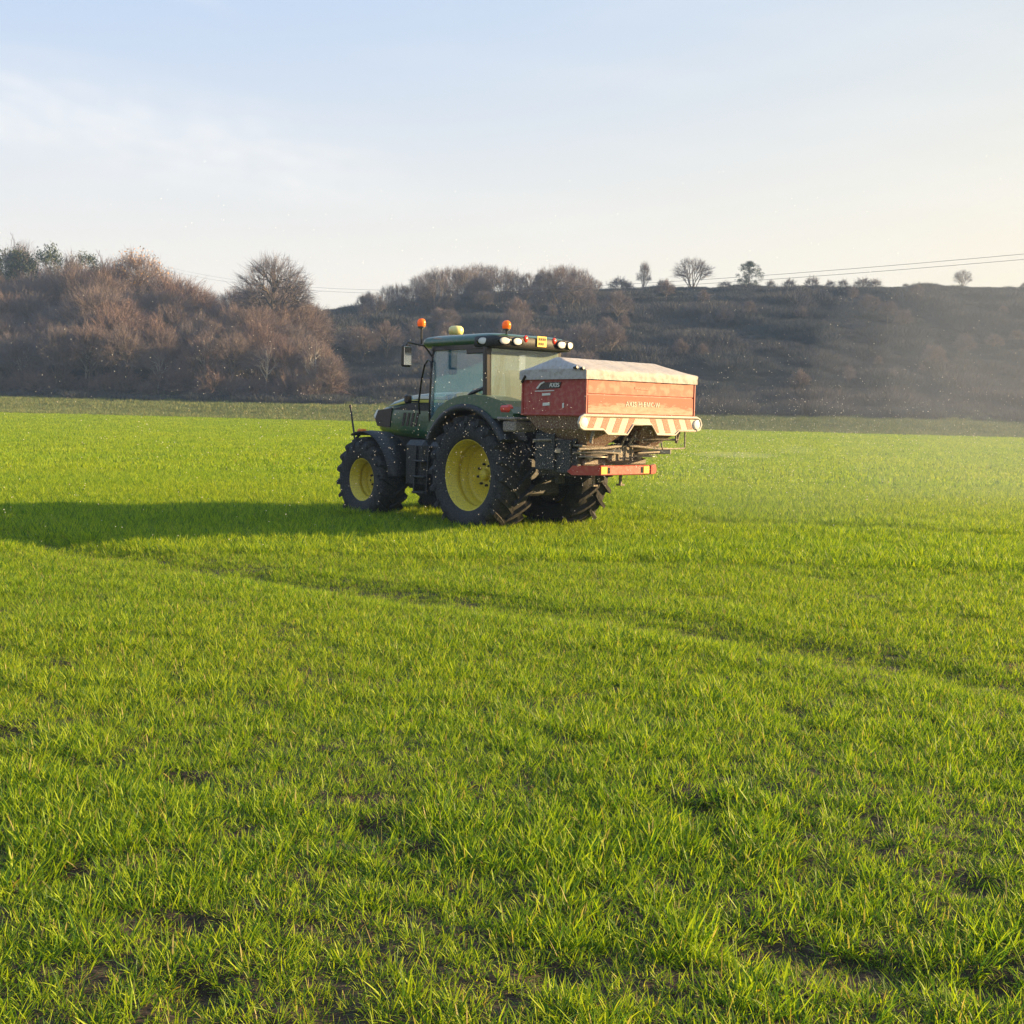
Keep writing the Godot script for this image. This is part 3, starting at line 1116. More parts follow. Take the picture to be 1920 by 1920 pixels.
func make_spreader() -> void:
	var base := TRACTOR_AT + Basis(Vector3.UP, deg_to_rad(TRACTOR_TURN)) * Vector3(0, 0, 2.0)
	var t := thing("fertilizer_spreader", "red dusty fertilizer spreader with grey cover mounted behind the tractor", "spreader", base, TRACTOR_TURN)
	var zf := -0.67
	var zr := 0.68
	# hopper walls
	var st := newst()
	var rings := []
	for s in [[1.90, 0.015], [1.93, 0.0], [2.2, 0.0], [2.46, 0.0]]:
		var ins: float = s[1]
		rings.append([Vector3(-1.19 + ins, s[0], zr - ins), Vector3(1.19 - ins, s[0], zr - ins), Vector3(1.19 - ins, s[0], zf + ins), Vector3(-1.19 + ins, s[0], zf + ins)])
	loft(st, rings, true, false, false)
	# folded rims and a pressed crease across the rear and sides
	for z in [zf - 0.008, zr + 0.008]:
		bar(st, Vector3(-1.215, 1.925, z), Vector3(1.215, 1.925, z), 0.035, 0.035)
		for x in [-1.195, 1.195]:
			bar(st, Vector3(x, 1.94, z), Vector3(x, 2.45, z), 0.03, 0.03)
	for x in [-1.2, 1.2]:
		bar(st, Vector3(x, 1.925, zf), Vector3(x, 1.925, zr), 0.03, 0.03)
	var hopper := put(st, "hopper", mats.red, t)
	for q in [[2.235, 2.44, -1.172, 1.172], [1.95, 2.218, -1.172, 1.172]]:
		st = newst()
		bx(st, Vector3(0, (float(q[0]) + float(q[1])) / 2.0, zr + 0.004), Vector3(2.34, float(q[1]) - float(q[0]), 0.02), 0.006)
		put(st, "rear_panel", mats.red_panel, hopper)
	# funnels
	for s in [-1.0, 1.0]:
		st = newst()
		rings = []
		for q in [[1.905, 0.02, 1.16, -0.64, 0.65], [1.72, 0.16, 1.06, -0.50, 0.56], [1.45, 0.38, 0.74, -0.12, 0.28]]:
			rings.append([Vector3(s * float(q[1]), q[0], q[4]), Vector3(s * float(q[2]), q[0], q[4]), Vector3(s * float(q[2]), q[0], q[3]), Vector3(s * float(q[1]), q[0], q[3])])
		loft(st, rings, true, true, false)
		put(st, "funnel", mats.dusty_red, hopper)
	# cover
	st = newst()
	var wr := FastNoiseLite.new()
	wr.seed = 40
	wr.frequency = 3.0
	var nxs := 44
	var prof := [Vector2(zf - 0.04, 2.44), Vector2(zf - 0.045, 2.56), Vector2(zf - 0.02, 2.585), Vector2(zf * 0.75, 2.635), Vector2(zf * 0.5, 2.68), Vector2(zf * 0.25, 2.725), Vector2(-0.06, 2.765), Vector2(0.0, 2.772), Vector2(0.06, 2.765), Vector2(zr * 0.25, 2.725), Vector2(zr * 0.5, 2.68), Vector2(zr * 0.75, 2.635), Vector2(zr + 0.02, 2.585), Vector2(zr + 0.045, 2.56), Vector2(zr + 0.04, 2.50), Vector2(zr + 0.04, 2.44)]
	rings = []
	for i in nxs + 1:
		var x := lerpf(-1.235, 1.235, float(i) / nxs)
		var ring := []
		for k in prof.size():
			var p: Vector2 = prof[k]
			var y := p.y
			# gable at the one end, sloped hip at the other
			if y > 2.57:
				y = minf(y, 2.575 + maxf(0.0, (1.25 - x)) * 0.75) if x > 0.9 else y
				y = minf(y, 2.575 + maxf(0.0, (x + 1.245)) * 2.2)
				y += 0.006 * wr.get_noise_2d(x, p.x) - 0.008 * (0.5 + 0.5 * cos(x * TAU / 0.6)) * (1.0 if absf(p.x) > 0.1 else 0.2)
			var z := p.x + (0.015 * wr.get_noise_2d(x * 2.0, y * 2.0) if y < 2.57 else 0.0)
			ring.append(Vector3(x, y, z))
		rings.append(ring)
	loft(st, rings, false, false)
	# end skirts
	for e in [rings[0], rings[nxs]]:
		flat(st)
		for k in e.size() - 1:
			quad(st, e[k], e[k + 1], Vector3(e[k + 1].x, 2.44, e[k + 1].z), Vector3(e[k].x, 2.44, e[k].z))
	put(st, "cover", mats.tarp, t, "pale grey tarpaulin cover over the hopper")
	for q in [[Vector3(-1.24, 2.40, zf + 0.02), Vector3(-1.24, 2.5, zf + 0.10)], [Vector3(-1.25, 2.60, zr - 0.2), Vector3(-1.25, 2.61, zr - 0.13)], [Vector3(-1.25, 2.585, zr - 0.07), Vector3(-1.25, 2.595, zr)]]:
		st = newst()
		tube(st, q, 0.021, 8)
		put(st, "cover_clasp", mats.gloss_black, t)
	# stickers on the side: black name plate, swoosh, small labels
	var lx := -1.195
	st = newst()
	prism(st, PackedVector2Array([Vector2(-0.36, 2.29), Vector2(0.14, 2.315), Vector2(0.17, 2.40), Vector2(-0.25, 2.40)]), side_plane(lx), -0.006)
	var sticker := put(st, "sticker", mats.gloss_black, hopper, "black sticker with white letters")
	text_on(sticker, "lettering", "AXIS", 0.08, Vector3(lx - 0.009, 2.357, 0.03), -PI / 2, mats.decal_white, 1.25)
	st = newst()
	prism(st, PackedVector2Array([Vector2(-0.37, 2.31), Vector2(-0.28, 2.39), Vector2(-0.19, 2.415), Vector2(-0.19, 2.395), Vector2(-0.26, 2.37), Vector2(-0.33, 2.305)]), side_plane(lx - 0.006), -0.005)
	put(st, "emblem", mats.decal_white, sticker)
	for q in [[-0.40, 0.02, 2.262, 2.275], [-0.24, -0.06, 2.20, 2.235], [-0.22, -0.07, 2.05, 2.095], [0.20, 0.235, 2.02, 2.09]]:
		st = newst()
		prism(st, PackedVector2Array([Vector2(q[0], q[2]), Vector2(q[1], q[2] + 0.008), Vector2(q[1], q[3] + 0.008), Vector2(q[0], q[3])]), side_plane(lx), -0.005)
		put(st, "sticker", mats.decal_white, hopper)
	# fertilizer dust smeared over the lower rear panel, with a ragged upper edge
	var dn := FastNoiseLite.new()
	dn.seed = 71
	dn.frequency = 0.012
	dn.fractal_octaves = 5
	var im := Image.create(1024, 128, false, Image.FORMAT_RGB8)
	for py in 128:
		for px in 1024:
			var f := py / 127.0
			var n := dn.get_noise_2d(px, py * 3.0)
			var grain := dn.get_noise_2d(px * 14.0, py * 14.0)
			var edge := 0.62 - 0.28 * exp(-pow((px - 470.0) / 330.0, 2.0)) + 0.30 * n
			var k := smoothstep(edge - 0.10, edge + 0.16, f + 0.10 * grain) * (0.72 + 0.45 * n + 0.3 * grain)
			im.set_pixel(px, py, Color(0.40, 0.125, 0.083).lerp(Color(0.42, 0.33, 0.25), clampf(k, 0.0, 0.9)).linear_to_srgb())
	var dm := StandardMaterial3D.new()
	dm.albedo_texture = ImageTexture.create_from_image(im)
	dm.roughness = 0.8
	var dq := QuadMesh.new()
	dq.size = Vector2(2.32, 0.256)
	var film := put_mesh(dq, "dust_film", dm, hopper)
	film.position = Vector3(0, 2.084, zr + 0.0165)
	text_on(hopper, "lettering", "AXIS H-EMC-W", 0.10, Vector3(0.0, 2.10, zr + 0.0205), 0.0, mats.board_white, 1.1)
	st = newst()
	bx(st, Vector3(-0.02, 2.345, zr + 0.015), Vector3(0.34, 0.035, 0.006), 0.002)
	bx(st, Vector3(0.03, 2.325, zr + 0.016), Vector3(0.2, 0.02, 0.006), 0.002)
	put(st, "sticker", mats.board_red, hopper)
	# striped warning board
	var outline := PackedVector2Array([Vector2(-1.27, 1.905), Vector2(1.27, 1.905), Vector2(1.33, 1.86), Vector2(1.33, 1.77), Vector2(1.27, 1.725), Vector2(0.83, 1.725), Vector2(0.74, 1.665), Vector2(0.34, 1.665), Vector2(0.21, 1.81), Vector2(-0.21, 1.81), Vector2(-0.34, 1.665), Vector2(-0.74, 1.665), Vector2(-0.83, 1.725), Vector2(-1.27, 1.725), Vector2(-1.33, 1.77), Vector2(-1.33, 1.86)])
	st = newst()
	prism(st, outline, Transform3D(Basis(), Vector3(0, 0, zr + 0.0)), 0.02)
	var board := put(st, "warning_board", mats.board_white, t, "white board with red slanted stripes")
	for s in [-1.0, 1.0]:
		for k in 4:
			var x0 := 0.28 + 0.27 * k
			var stripe := PackedVector2Array([Vector2(s * x0, 1.64), Vector2(s * (x0 + 0.125), 1.64), Vector2(s * (x0 - 0.01), 1.93), Vector2(s * (x0 - 0.135), 1.93)])
			for piece in Geometry2D.intersect_polygons(stripe, Geometry2D.offset_polygon(outline, -0.012)[0]):
				st = newst()
				prism(st, piece, Transform3D(Basis(), Vector3(0, 0, zr + 0.020)), 0.003)
				put(st, "stripe", mats.board_red, board)
	st = newst()
	var edge := []
	for p in [Vector2(-1.25, 1.72), Vector2(-1.32, 1.745), Vector2(-1.355, 1.815), Vector2(-1.32, 1.89), Vector2(-1.25, 1.92), Vector2(0, 1.92), Vector2(1.25, 1.92), Vector2(1.32, 1.89), Vector2(1.355, 1.815), Vector2(1.32, 1.745), Vector2(1.25, 1.72)]:
		edge.append(Vector3(p.x, p.y, zr + 0.03))
	tube(st, edge, 0.022, 8)
	for s in [-1.0, 1.0]:
		tube(st, [Vector3(s * 1.25, 1.715, zr + 0.028), Vector3(s * 0.84, 1.715, zr + 0.028), Vector3(s * 0.75, 1.652, zr + 0.028), Vector3(s * 0.33, 1.652, zr + 0.028), Vector3(s * 0.2, 1.80, zr + 0.028), Vector3(0, 1.80, zr + 0.028)], 0.014, 6)
	put(st, "tube_frame", mats.board_white, board)
	for s in [-1.0, 1.0]:
		st = newst()
		lathe(st, [Vector2(0.075, -0.005), Vector2(0.075, 0.012), Vector2(0.06, 0.018), Vector2(0.0, 0.02)], Transform3D(Basis(Vector3(0, 0, 1), Vector3(1, 0, 0), Vector3(0, 1, 0)), Vector3(s * 1.25, 1.815, zr + 0.025)), 18)
		put(st, "rear_light", mats.lens_white, board)
		# board brackets
		st = newst()
		bar(st, Vector3(s * 0.95, 1.93, zr + 0.0), Vector3(s * 0.95, 1.52, zr - 0.12), 0.05, 0.03)
		put(st, "bracket", mats.dusty_grey, board)
	# carrying frame
	st = newst()
	for s in [-1.0, 1.0]:
		bx(st, Vector3(s * 0.86, 1.46, -0.52), Vector3(0.08, 0.88, 0.24), 0.02)
		bx(st, Vector3(s * 0.98, 1.36, -0.38), Vector3(0.03, 0.55, 0.42), 0.01)
		bar(st, Vector3(s * 0.86, 1.05, -0.6), Vector3(s * 0.80, 1.05, 0.05), 0.08, 0.1)
		bar(st, Vector3(s * 0.86, 1.86, -0.5), Vector3(s * 0.86, 1.86, 0.5), 0.08, 0.08)
		bar(st, Vector3(s * 0.86, 1.86, 0.48), Vector3(s * 0.86, 1.2, -0.2), 0.06, 0.06)
		bx(st, Vector3(s * 0.44, 1.1, -0.6), Vector3(0.16, 0.5, 0.1), 0.02)
	bar(st, Vector3(-0.9, 1.06, -0.55), Vector3(0.9, 1.06, -0.55), 0.1, 0.1)
	bar(st, Vector3(-0.9, 1.80, -0.58), Vector3(0.9, 1.80, -0.58), 0.1, 0.1)
	bar(st, Vector3(0, 1.06, -0.55), Vector3(0, 1.80, -0.6), 0.3, 0.08)
	put(st, "carrying_frame", mats.dusty_black, t)
	st = newst()
	bx(st, Vector3(-0.93, 1.30, -0.12), Vector3(0.03, 0.5, 0.5), 0.01)
	bx(st, Vector3(-0.74, 1.24, 0.06), Vector3(0.34, 0.36, 0.16), 0.02, Basis(Vector3.UP, 0.5))
	put(st, "side_shield", mats.dusty_black, t)
	# gearbox, discs and vanes
	st = newst()
	bx(st, Vector3(0, 1.34, 0.1), Vector3(0.5, 0.26, 0.34), 0.03)
	bx(st, Vector3(0.0, 1.22, 0.1), Vector3(1.4, 0.1, 0.16), 0.02)
	for x in [-0.2, -0.06, 0.1, 0.24]:
		bx(st, Vector3(x, 1.36, 0.28), Vector3(0.035, 0.24, 0.03), 0.008)
	put(st, "gearbox", mats.dusty_grey, t)
	for s in [-1.0, 1.0]:
		var c := Vector3(s * 0.55, 1.31, 0.12)
		st = newst()
		tube(st, [c - Vector3(0, 0.1, 0), c + Vector3(0, 0.03, 0)], 0.06, 12)
		lathe(st, [Vector2(0.0, 0.035), Vector2(0.12, 0.03), Vector2(0.30, 0.0), Vector2(0.30, -0.012), Vector2(0.0, -0.012)], Transform3D(Basis(Vector3.UP, Vector3.BACK, Vector3.RIGHT), c), 32)
		var disc := put(st, "spreading_disc", mats.steel, t)
		for k in 2:
			st = newst()
			var a := (0.5 if s < 0 else 0.9) + PI * k
			var dir := Vector3(cos(a), 0.05, sin(a))
			bar(st, c + dir * 0.06 + Vector3(0, 0.05, 0), c + dir * 0.52 + Vector3(0, 0.05, 0), 0.03, 0.07)
			put(st, "vane", mats.steel, disc)
		# dosing head and its rods above the disc
		st = newst()
		tube(st, [Vector3(s * 0.56, 1.47, 0.08), Vector3(s * 0.56, 1.40, 0.1)], [0.2, 0.14], 14)
		bx(st, Vector3(s * 0.56, 1.47, 0.05), Vector3(0.62, 0.035, 0.5), 0.01)
		put(st, "dosing_head", mats.dusty_grey, t)
		st = newst()
		tube(st, [Vector3(s * 1.2, 1.53, -0.42), Vector3(s * 0.7, 1.56, 0.0), Vector3(s * 0.08, 1.58, 0.3)], 0.02, 8)
		tube(st, [Vector3(s * 0.98, 1.42, 0.35), Vector3(s * 0.5, 1.44, 0.42), Vector3(s * 0.1, 1.47, 0.36)], 0.022, 8)
		tube(st, [Vector3(s * 0.95, 1.36, 0.2), Vector3(s * 0.65, 1.38, 0.48), Vector3(s * 0.2, 1.36, 0.44)], 0.015, 8)
		tube(st, [Vector3(s * 0.10, 1.70, 0.5), Vector3(s * 0.08, 1.48, 0.36)], 0.02, 8)
		put(st, "control_rod", mats.dusty_grey, t)
	# hanging tube guard at one rear corner and its stay
	for s in [1.0]:
		st = newst()
		tube(st, [Vector3(s * 1.0, 1.72, zr + 0.01), Vector3(s * 1.02, 1.46, zr - 0.0), Vector3(s * 1.0, 1.445, zr), Vector3(s * 0.5, 1.43, zr), Vector3(s * 0.48, 1.47, zr), Vector3(s * 0.48, 1.56, zr - 0.02)], 0.013, 6)
		tube(st, [Vector3(s * 0.86, 1.70, zr - 0.05), Vector3(s * 0.86, 1.56, zr - 0.05)], 0.016, 6)
		tube(st, [Vector3(s * 0.1, 1.57, 0.30), Vector3(s * 0.9, 1.575, zr - 0.05)], 0.018, 6)
		put(st, "tube_guard", mats.dusty_grey, t)
	# bumper bar with splayed ends
	st = newst()
	bx(st, Vector3(0, 1.10, 0.34), Vector3(1.10, 0.15, 0.09), 0.012)
	for s in [-1.0, 1.0]:
		prism_wing(st, s)
	for s in [-1.0, 1.0]:
		bar(st, Vector3(s * 0.42, 1.10, 0.31), Vector3(s * 0.42, 1.07, -0.55), 0.08, 0.1)
	var bumper := put(st, "bumper", mats.red, t)
	for s in [-1.0, 1.0]:
		st = newst()
		bx(st, Vector3(s * 0.47, 1.10, 0.386), Vector3(0.13, 0.11, 0.008), 0.002)
		put(st, "reflector", mats.plate, bumper)
		st = newst()
		bx(st, Vector3(s * 0.37, 1.10, 0.386), Vector3(0.05, 0.09, 0.008), 0.002)
		put(st, "slot", mats.gloss_black, bumper)
	# legs under the frame
	for s in [-1.0, 1.0]:
		st = newst()
		tube(st, [Vector3(s * 0.3, 1.06, 0.0), Vector3(s * 0.3, 0.86, 0.0)], 0.025, 8)
		bx(st, Vector3(s * 0.3, 0.85, 0.0), Vector3(0.1, 0.03, 0.1), 0.006)
		put(st, "parking_foot", mats.dusty_grey, t)


func prism_wing(st: SurfaceTool, s: float) -> void:
	# end of the bumper: splayed forwards, pointed at its tip
	var a := Vector3(s * 0.55, -0.03, 0.35)
	var b := Vector3(s * 0.95, -0.03, 0.10)
	var d := (b - a).normalized()
	var n := Vector3(d.z, 0, -d.x) * s * -1.0
	var xf := Transform3D(Basis(d, Vector3.UP, d.cross(Vector3.UP)), a)
	prism(st, PackedVector2Array([Vector2(0.0, 1.06), Vector2(0.42, 1.06), Vector2(0.49, 1.11), Vector2(0.41, 1.20), Vector2(0.0, 1.20)]), xf, 0.05 * s)


# ---------------------------------------------------------------- trees
class Twigs:
	var v := PackedVector3Array()
	var n := PackedVector3Array()
	var c := PackedColorArray()
	var idx := PackedInt32Array()

	func stick(pts: Array, r0: float, r1: float, sides: int, col: Color) -> void:
		var base := v.size()
		var m := pts.size()
		var x := Vector3.ZERO
		for i in m:
			var d: Vector3 = (pts[mini(i + 1, m - 1)] - pts[maxi(i - 1, 0)]).normalized()
			if i == 0:
				x = (Vector3.UP if absf(d.y) < 0.9 else Vector3.RIGHT).cross(d).normalized()
			else:
				x = (x - d * x.dot(d)).normalized()
			var y := d.cross(x)
			var r := lerpf(r0, r1, float(i) / (m - 1))
			for k in sides:
				var a := TAU * k / sides
				var o := x * cos(a) + y * sin(a)
				v.append(pts[i] + o * r)
				n.append(o)
				c.append(col)
		for i in m - 1:
			for k in sides:
				var k2 := (k + 1) % sides
				var a := base + i * sides
				idx.append_array(PackedInt32Array([a + k, a + sides + k, a + k2, a + k2, a + sides + k, a + sides + k2]))

	func blade(p: Vector3, q: Vector3, w: float, side: Vector3, col: Color) -> void:
		# a fine twig: a long thin three-cornered sliver
		var base := v.size()
		var nn := (q - p).cross(side).normalized()
		for u in [p - side * w * 0.5, p + side * w * 0.5, q + side * w * 0.15, q - side * w * 0.15]:
			v.append(u)
			n.append(nn)
			c.append(col)
		idx.append_array(PackedInt32Array([base, base + 1, base + 2, base, base + 2, base + 3]))

	func leaf(p: Vector3, a: Vector3, b: Vector3, col: Color) -> void:
		var base := v.size()
		var nn := a.cross(b).normalized()
		for u in [p - a, p + b * 0.6, p + a, p - b * 0.6]:
			v.append(u)
			n.append(nn)
			c.append(col)
		idx.append_array(PackedInt32Array([base, base + 1, base + 2, base, base + 2, base + 3]))

	func mesh() -> ArrayMesh:
		var arr := []
		arr.resize(Mesh.ARRAY_MAX)
		arr[Mesh.ARRAY_VERTEX] = v
		arr[Mesh.ARRAY_NORMAL] = n
		arr[Mesh.ARRAY_COLOR] = c
		arr[Mesh.ARRAY_INDEX] = idx
		var m := ArrayMesh.new()
		m.add_surface_from_arrays(Mesh.PRIMITIVE_TRIANGLES, arr)
		return m


func rnd_dir(rng: RandomNumberGenerator) -> Vector3:
	return Vector3(rng.randfn(), rng.randfn(), rng.randfn()).normalized()


func shell(rng: RandomNumberGenerator, sh: Dictionary, dir: Vector3, k: float) -> Vector3:
	# a point at the share k of the way from the crown's middle to its uneven outline
	var n: float = 1.0 + float(sh.ragged) * rough_noise.get_noise_3d(dir.x * 3.4 + float(sh.seed) * 7.0, dir.y * 3.4, dir.z * 3.4) * 2.0
	return Vector3(dir.x * float(sh.rx), dir.y * float(sh.ry), dir.z * float(sh.rx)) * k * n + Vector3(0, float(sh.mid), 0)


func near_dir(rng: RandomNumberGenerator, d: Vector3, wide: float, low: float) -> Vector3:
	var o := (d + rnd_dir(rng) * wide * rng.randf_range(0.35, 1.0)).normalized()
	if o.y < low:
		o.y = low + (low - o.y) * 0.5
		o = o.normalized()
	return o


func bent(rng: RandomNumberGenerator, a: Vector3, b: Vector3, amount: float, lift: float) -> Array:
	var l := a.distance_to(b)
	return [a, a.lerp(b, 0.34) + rnd_dir(rng) * l * amount - Vector3(0, l * lift, 0), a.lerp(b, 0.68) + rnd_dir(rng) * l * amount - Vector3(0, l * lift * 0.8, 0), b]


func tree_pair(seed_: int, sh: Dictionary) -> Array:
	# a bare tree: trunk or stems, limbs fanning out through an uneven crown, ever finer twigs to its outline; [wood, twigs]
	var rng := RandomNumberGenerator.new()
	rng.seed = seed_
	sh = sh.duplicate()
	sh.seed = seed_
	var wood := Twigs.new()
	var fine := Twigs.new()
	var one := int(sh.stems) == 1
	var fork := Vector3(rng.randfn() * 0.15, float(sh.fork), rng.randfn() * 0.15)
	var top := shell(rng, sh, Vector3(0.1, 1, 0.05).normalized(), 0.55)
	if one:
		wood.stick([Vector3(0, -0.3, 0), fork * 0.5 + Vector3(rng.randfn(), 0, rng.randfn()) * 0.08, fork, fork.lerp(top, 0.5) + Vector3(rng.randfn(), 0, rng.randfn()) * 0.2, top], float(sh.r), float(sh.r) * 0.25, 6, Color(1, 1, 1))
	for a in int(sh.limbs):
		var d := Vector3(cos(a * 2.4 + rng.randf() * 0.5), 0, sin(a * 2.4 + rng.randf() * 0.5)) * sqrt(1.0 - pow((a + 0.5) / sh.limbs, 1.4))
		d = (d + Vector3.UP * lerpf(float(sh.low), 1.0, (a + 0.5) / sh.limbs)).normalized()
		var start := fork.lerp(top, 0.85 * float(a) / sh.limbs) if one else Vector3(rng.randfn() * 0.3, -0.2, rng.randfn() * 0.3)
		var e1 := shell(rng, sh, d, 0.52)
		var limb := bent(rng, start, e1, 0.07, 0.06)
		wood.stick(limb, float(sh.r) * 0.48, float(sh.r) * 0.22, 5, Color(1, 1, 1))
		for b in int(sh.second):
			var d2 := near_dir(rng, d, 0.75, float(sh.low))
			var s2: Vector3 = limb[1].lerp(limb[3], pow(rng.randf(), 0.7))
			var e2 := shell(rng, sh, d2, rng.randf_range(0.68, 0.86))
			var br := bent(rng, s2, e2, 0.08, 0.03)
			wood.stick(br, float(sh.r) * 0.2, float(sh.r) * 0.08, 4, Color(1, 1, 1))
			for c in int(sh.third):
				var d3 := near_dir(rng, d2, 0.42, float(sh.low))
				var s3: Vector3 = br[1].lerp(br[3], rng.randf())
				var e3 := shell(rng, sh, d3, rng.randf_range(0.80, 0.97))
				var tone: Color = sh.tone.lerp(sh.tone2, rng.randf())
				var tw := bent(rng, s3, e3, 0.08, 0.0)
				fine.stick(tw, float(sh.twig) * 1.1, float(sh.twig) * 0.5, 3, tone)
				for f in int(sh.fine):
					var s4: Vector3 = tw[1].lerp(tw[3], rng.randf())
					var d4 := near_dir(rng, d3, 0.22, float(sh.low) - 0.1)
					var e4 := shell(rng, sh, d4, rng.randf_range(0.86, 1.16))
					if s4.distance_to(e4) > 1.5:
						e4 = s4 + (e4 - s4).normalized() * rng.randf_range(0.7, 1.5)
					var along := (e4 - s4).normalized()
					fine.blade(s4, e4, float(sh.twig), along.cross(rnd_dir(rng)).normalized(), tone.lerp(sh.tone2, rng.randf() * 0.6))
					if sh.has("leaf") and rng.randf() < float(sh.leafy):
						fine.leaf(e4, rnd_dir(rng) * 0.10, rnd_dir(rng) * 0.10, sh.leaf.lerp(sh.leaf2, rng.randf()))
	return [wood.mesh(), fine.mesh()]


func plant(called: String, label: String, category: String, group: String, pair: Array, x: float, d: float, h: float, wide: float, turn: float, m: Material, crown := "crown") -> Node3D:
	# pair meshes are 10 m tall
	var o := thing(called, label, category, Vector3(x, ground_y(x, -d) - 0.05, -d), 0.0, group)
	var a := put_mesh(pair[0], "trunk" if category == "tree" else "stems", mats.bark, o)
	var b := put_mesh(pair[1], crown, m, o)
	var box: AABB = pair[1].get_aabb()
	var side := wide / (0.5 * (box.size.x + box.size.z))
	for c in [a, b]:
		c.basis = Basis(Vector3.UP, turn).scaled(Vector3(side, h / box.end.y, side))
	return o


func skyline(px: float) -> float:
	# how far the wood's top stands above eye level, in metres per metre of distance, by bearing
	var keys := [[-0.50, 0.118], [-0.436, 0.119], [-0.40, 0.128], [-0.345, 0.142], [-0.30, 0.128], [-0.255, 0.125], [-0.21, 0.122], [-0.17, 0.108], [-0.14, 0.096]]
	for i in keys.size() - 1:
		if px < keys[i + 1][0]:
			return lerpf(keys[i][1], keys[i + 1][1], clampf((px - keys[i][0]) / (keys[i + 1][0] - keys[i][0]), 0, 1))
	return 0.096


func tinted(m: Material, r: float, g: float, b: float) -> StandardMaterial3D:
	var o: StandardMaterial3D = m.duplicate()
	o.albedo_color = lin(r, g, b)
	return o


func make_trees() -> void:
	var rng := RandomNumberGenerator.new()
	rng.seed = 8
	var grey := Color(0.15, 0.132, 0.128)
	var brown := Color(0.20, 0.155, 0.14)
	var base := {"stems": 1, "r": 0.20, "fork": 2.6, "mid": 5.6, "rx": 3.8, "ry": 4.4, "ragged": 0.22, "low": -0.25, "limbs": 13, "second": 7, "third": 8, "fine": 7, "twig": 0.019, "tone": grey, "tone2": brown}
	var up := base.duplicate()
	up.merge({"fork": 2.2, "mid": 5.5, "rx": 2.7, "ry": 4.6, "ragged": 0.42}, true)
	var oak := base.duplicate()
	oak.merge({"r": 0.30, "fork": 3.6, "mid": 6.0, "rx": 4.6, "ry": 4.0, "ragged": 0.16, "low": -0.1, "limbs": 13, "second": 7, "third": 7, "fine": 4, "twig": 0.020}, true)
	var bush := base.duplicate()
	bush.merge({"stems": 9, "r": 0.10, "mid": 3.2, "rx": 5.2, "ry": 6.8, "ragged": 0.6, "low": -0.15, "limbs": 14, "second": 6, "third": 6, "fine": 7, "twig": 0.045}, true)
	var clump := base.duplicate()
	clump.merge({"stems": 6, "r": 0.17, "mid": 5.0, "rx": 4.2, "ry": 5.0, "ragged": 0.28, "low": -0.2, "limbs": 12, "twig": 0.024}, true)
	var low := base.duplicate()
	low.merge({"stems": 4, "r": 0.22, "mid": 4.2, "rx": 5.0, "ry": 5.4, "ragged": 0.2, "low": -0.1, "limbs": 12, "second": 6, "third": 6, "fine": 5, "twig": 0.026}, true)
	var low_up := low.duplicate()
	low_up.merge({"rx": 3.0, "ry": 5.8, "ragged": 0.35}, true)
	var pale := up.duplicate()
	pale.merge({"r": 0.22, "limbs": 8, "second": 5, "third": 5, "fine": 4, "fork": 3.2, "low": 0.1}, true)
	var rusty := base.duplicate()
	rusty.merge({"leaf": Color(0.42, 0.22, 0.07), "leaf2": Color(0.5, 0.34, 0.12), "leafy": 0.22}, true)
	var pairs := {"base": [tree_pair(1, base), tree_pair(2, base), tree_pair(3, base)], "up": [tree_pair(4, up), tree_pair(5, up)], "bush": [tree_pair(8, bush), tree_pair(9, bush), tree_pair(10, bush)], "clump": [tree_pair(11, clump), tree_pair(12, clump)], "rusty": [tree_pair(13, rusty)], "pale": [tree_pair(19, pale)], "oak": [tree_pair(18, oak)], "low": [tree_pair(14, low), tree_pair(15, low), tree_pair(16, low)], "low_up": [tree_pair(17, low_up)]}
	var tones := [tinted(mats.twig, 0.98, 0.95, 0.96), tinted(mats.twig, 1.0, 0.92, 0.9), tinted(mats.twig, 0.84, 0.87, 0.95), tinted(mats.twig, 1.0, 0.86, 0.84)]
	# the wood on the slope: rows of bare trees up the hill
	var rows := [[139.0, 0.60], [144.0, 0.72], [150.0, 0.80], [157.0, 0.90], [165.0, 0.97], [174.0, 1.0]]
	for r in rows:
		var d0: float = r[0]
		var x := -0.47 * d0 - 2.0
		while x < -0.150 * d0 - 1.0:
			var xx := x + rng.randf_range(-1.2, 1.2)
			var d := d0 + rng.randf_range(-2.2, 2.2)
			var top := 1.85 + skyline(xx / d) * d * float(r[1]) * rng.randf_range(0.86, 1.03)
			var h := maxf(top - ground_y(xx, -d), 5.0)
			var kind: String = ["base", "up", "up", "clump"][rng.randi() % 4]
			var set_: Array = pairs[kind]
			var tone := rng.randi() % 4
			var words := {"base": "bare spreading tree massed in the brown wood at the foot of the slope", "up": "slender upright bare tree massed in the brown wood at the foot of the slope", "clump": "many-stemmed bare tree massed in the brown wood at the foot of the slope"}
			plant("bare_tree", words[kind], "tree", "bare trees of the wood", set_[rng.randi() % set_.size()], xx, d, h, maxf(h * rng.randf_range(0.85, 1.15), 8.0), rng.randf() * TAU, tones[tone])
			x += rng.randf_range(3.6, 5.2)
	# shrubs along its foot
	var sx := -66.0
	while sx < -20.0:
		var d := 136.0 + rng.randf_range(-1.2, 1.6)
		var h := rng.randf_range(2.2, 4.6)
		plant("bare_shrub", "reddish leafless shrub along the foot of the brown wood", "shrub", "shrubs at the foot of the wood", pairs.bush[rng.randi() % 3], sx, d, h, h * rng.randf_range(1.2, 1.6), rng.randf() * TAU, tones[3] if rng.randf() < 0.7 else tones[0], "twigs")
		sx += rng.randf_range(1.6, 2.8)
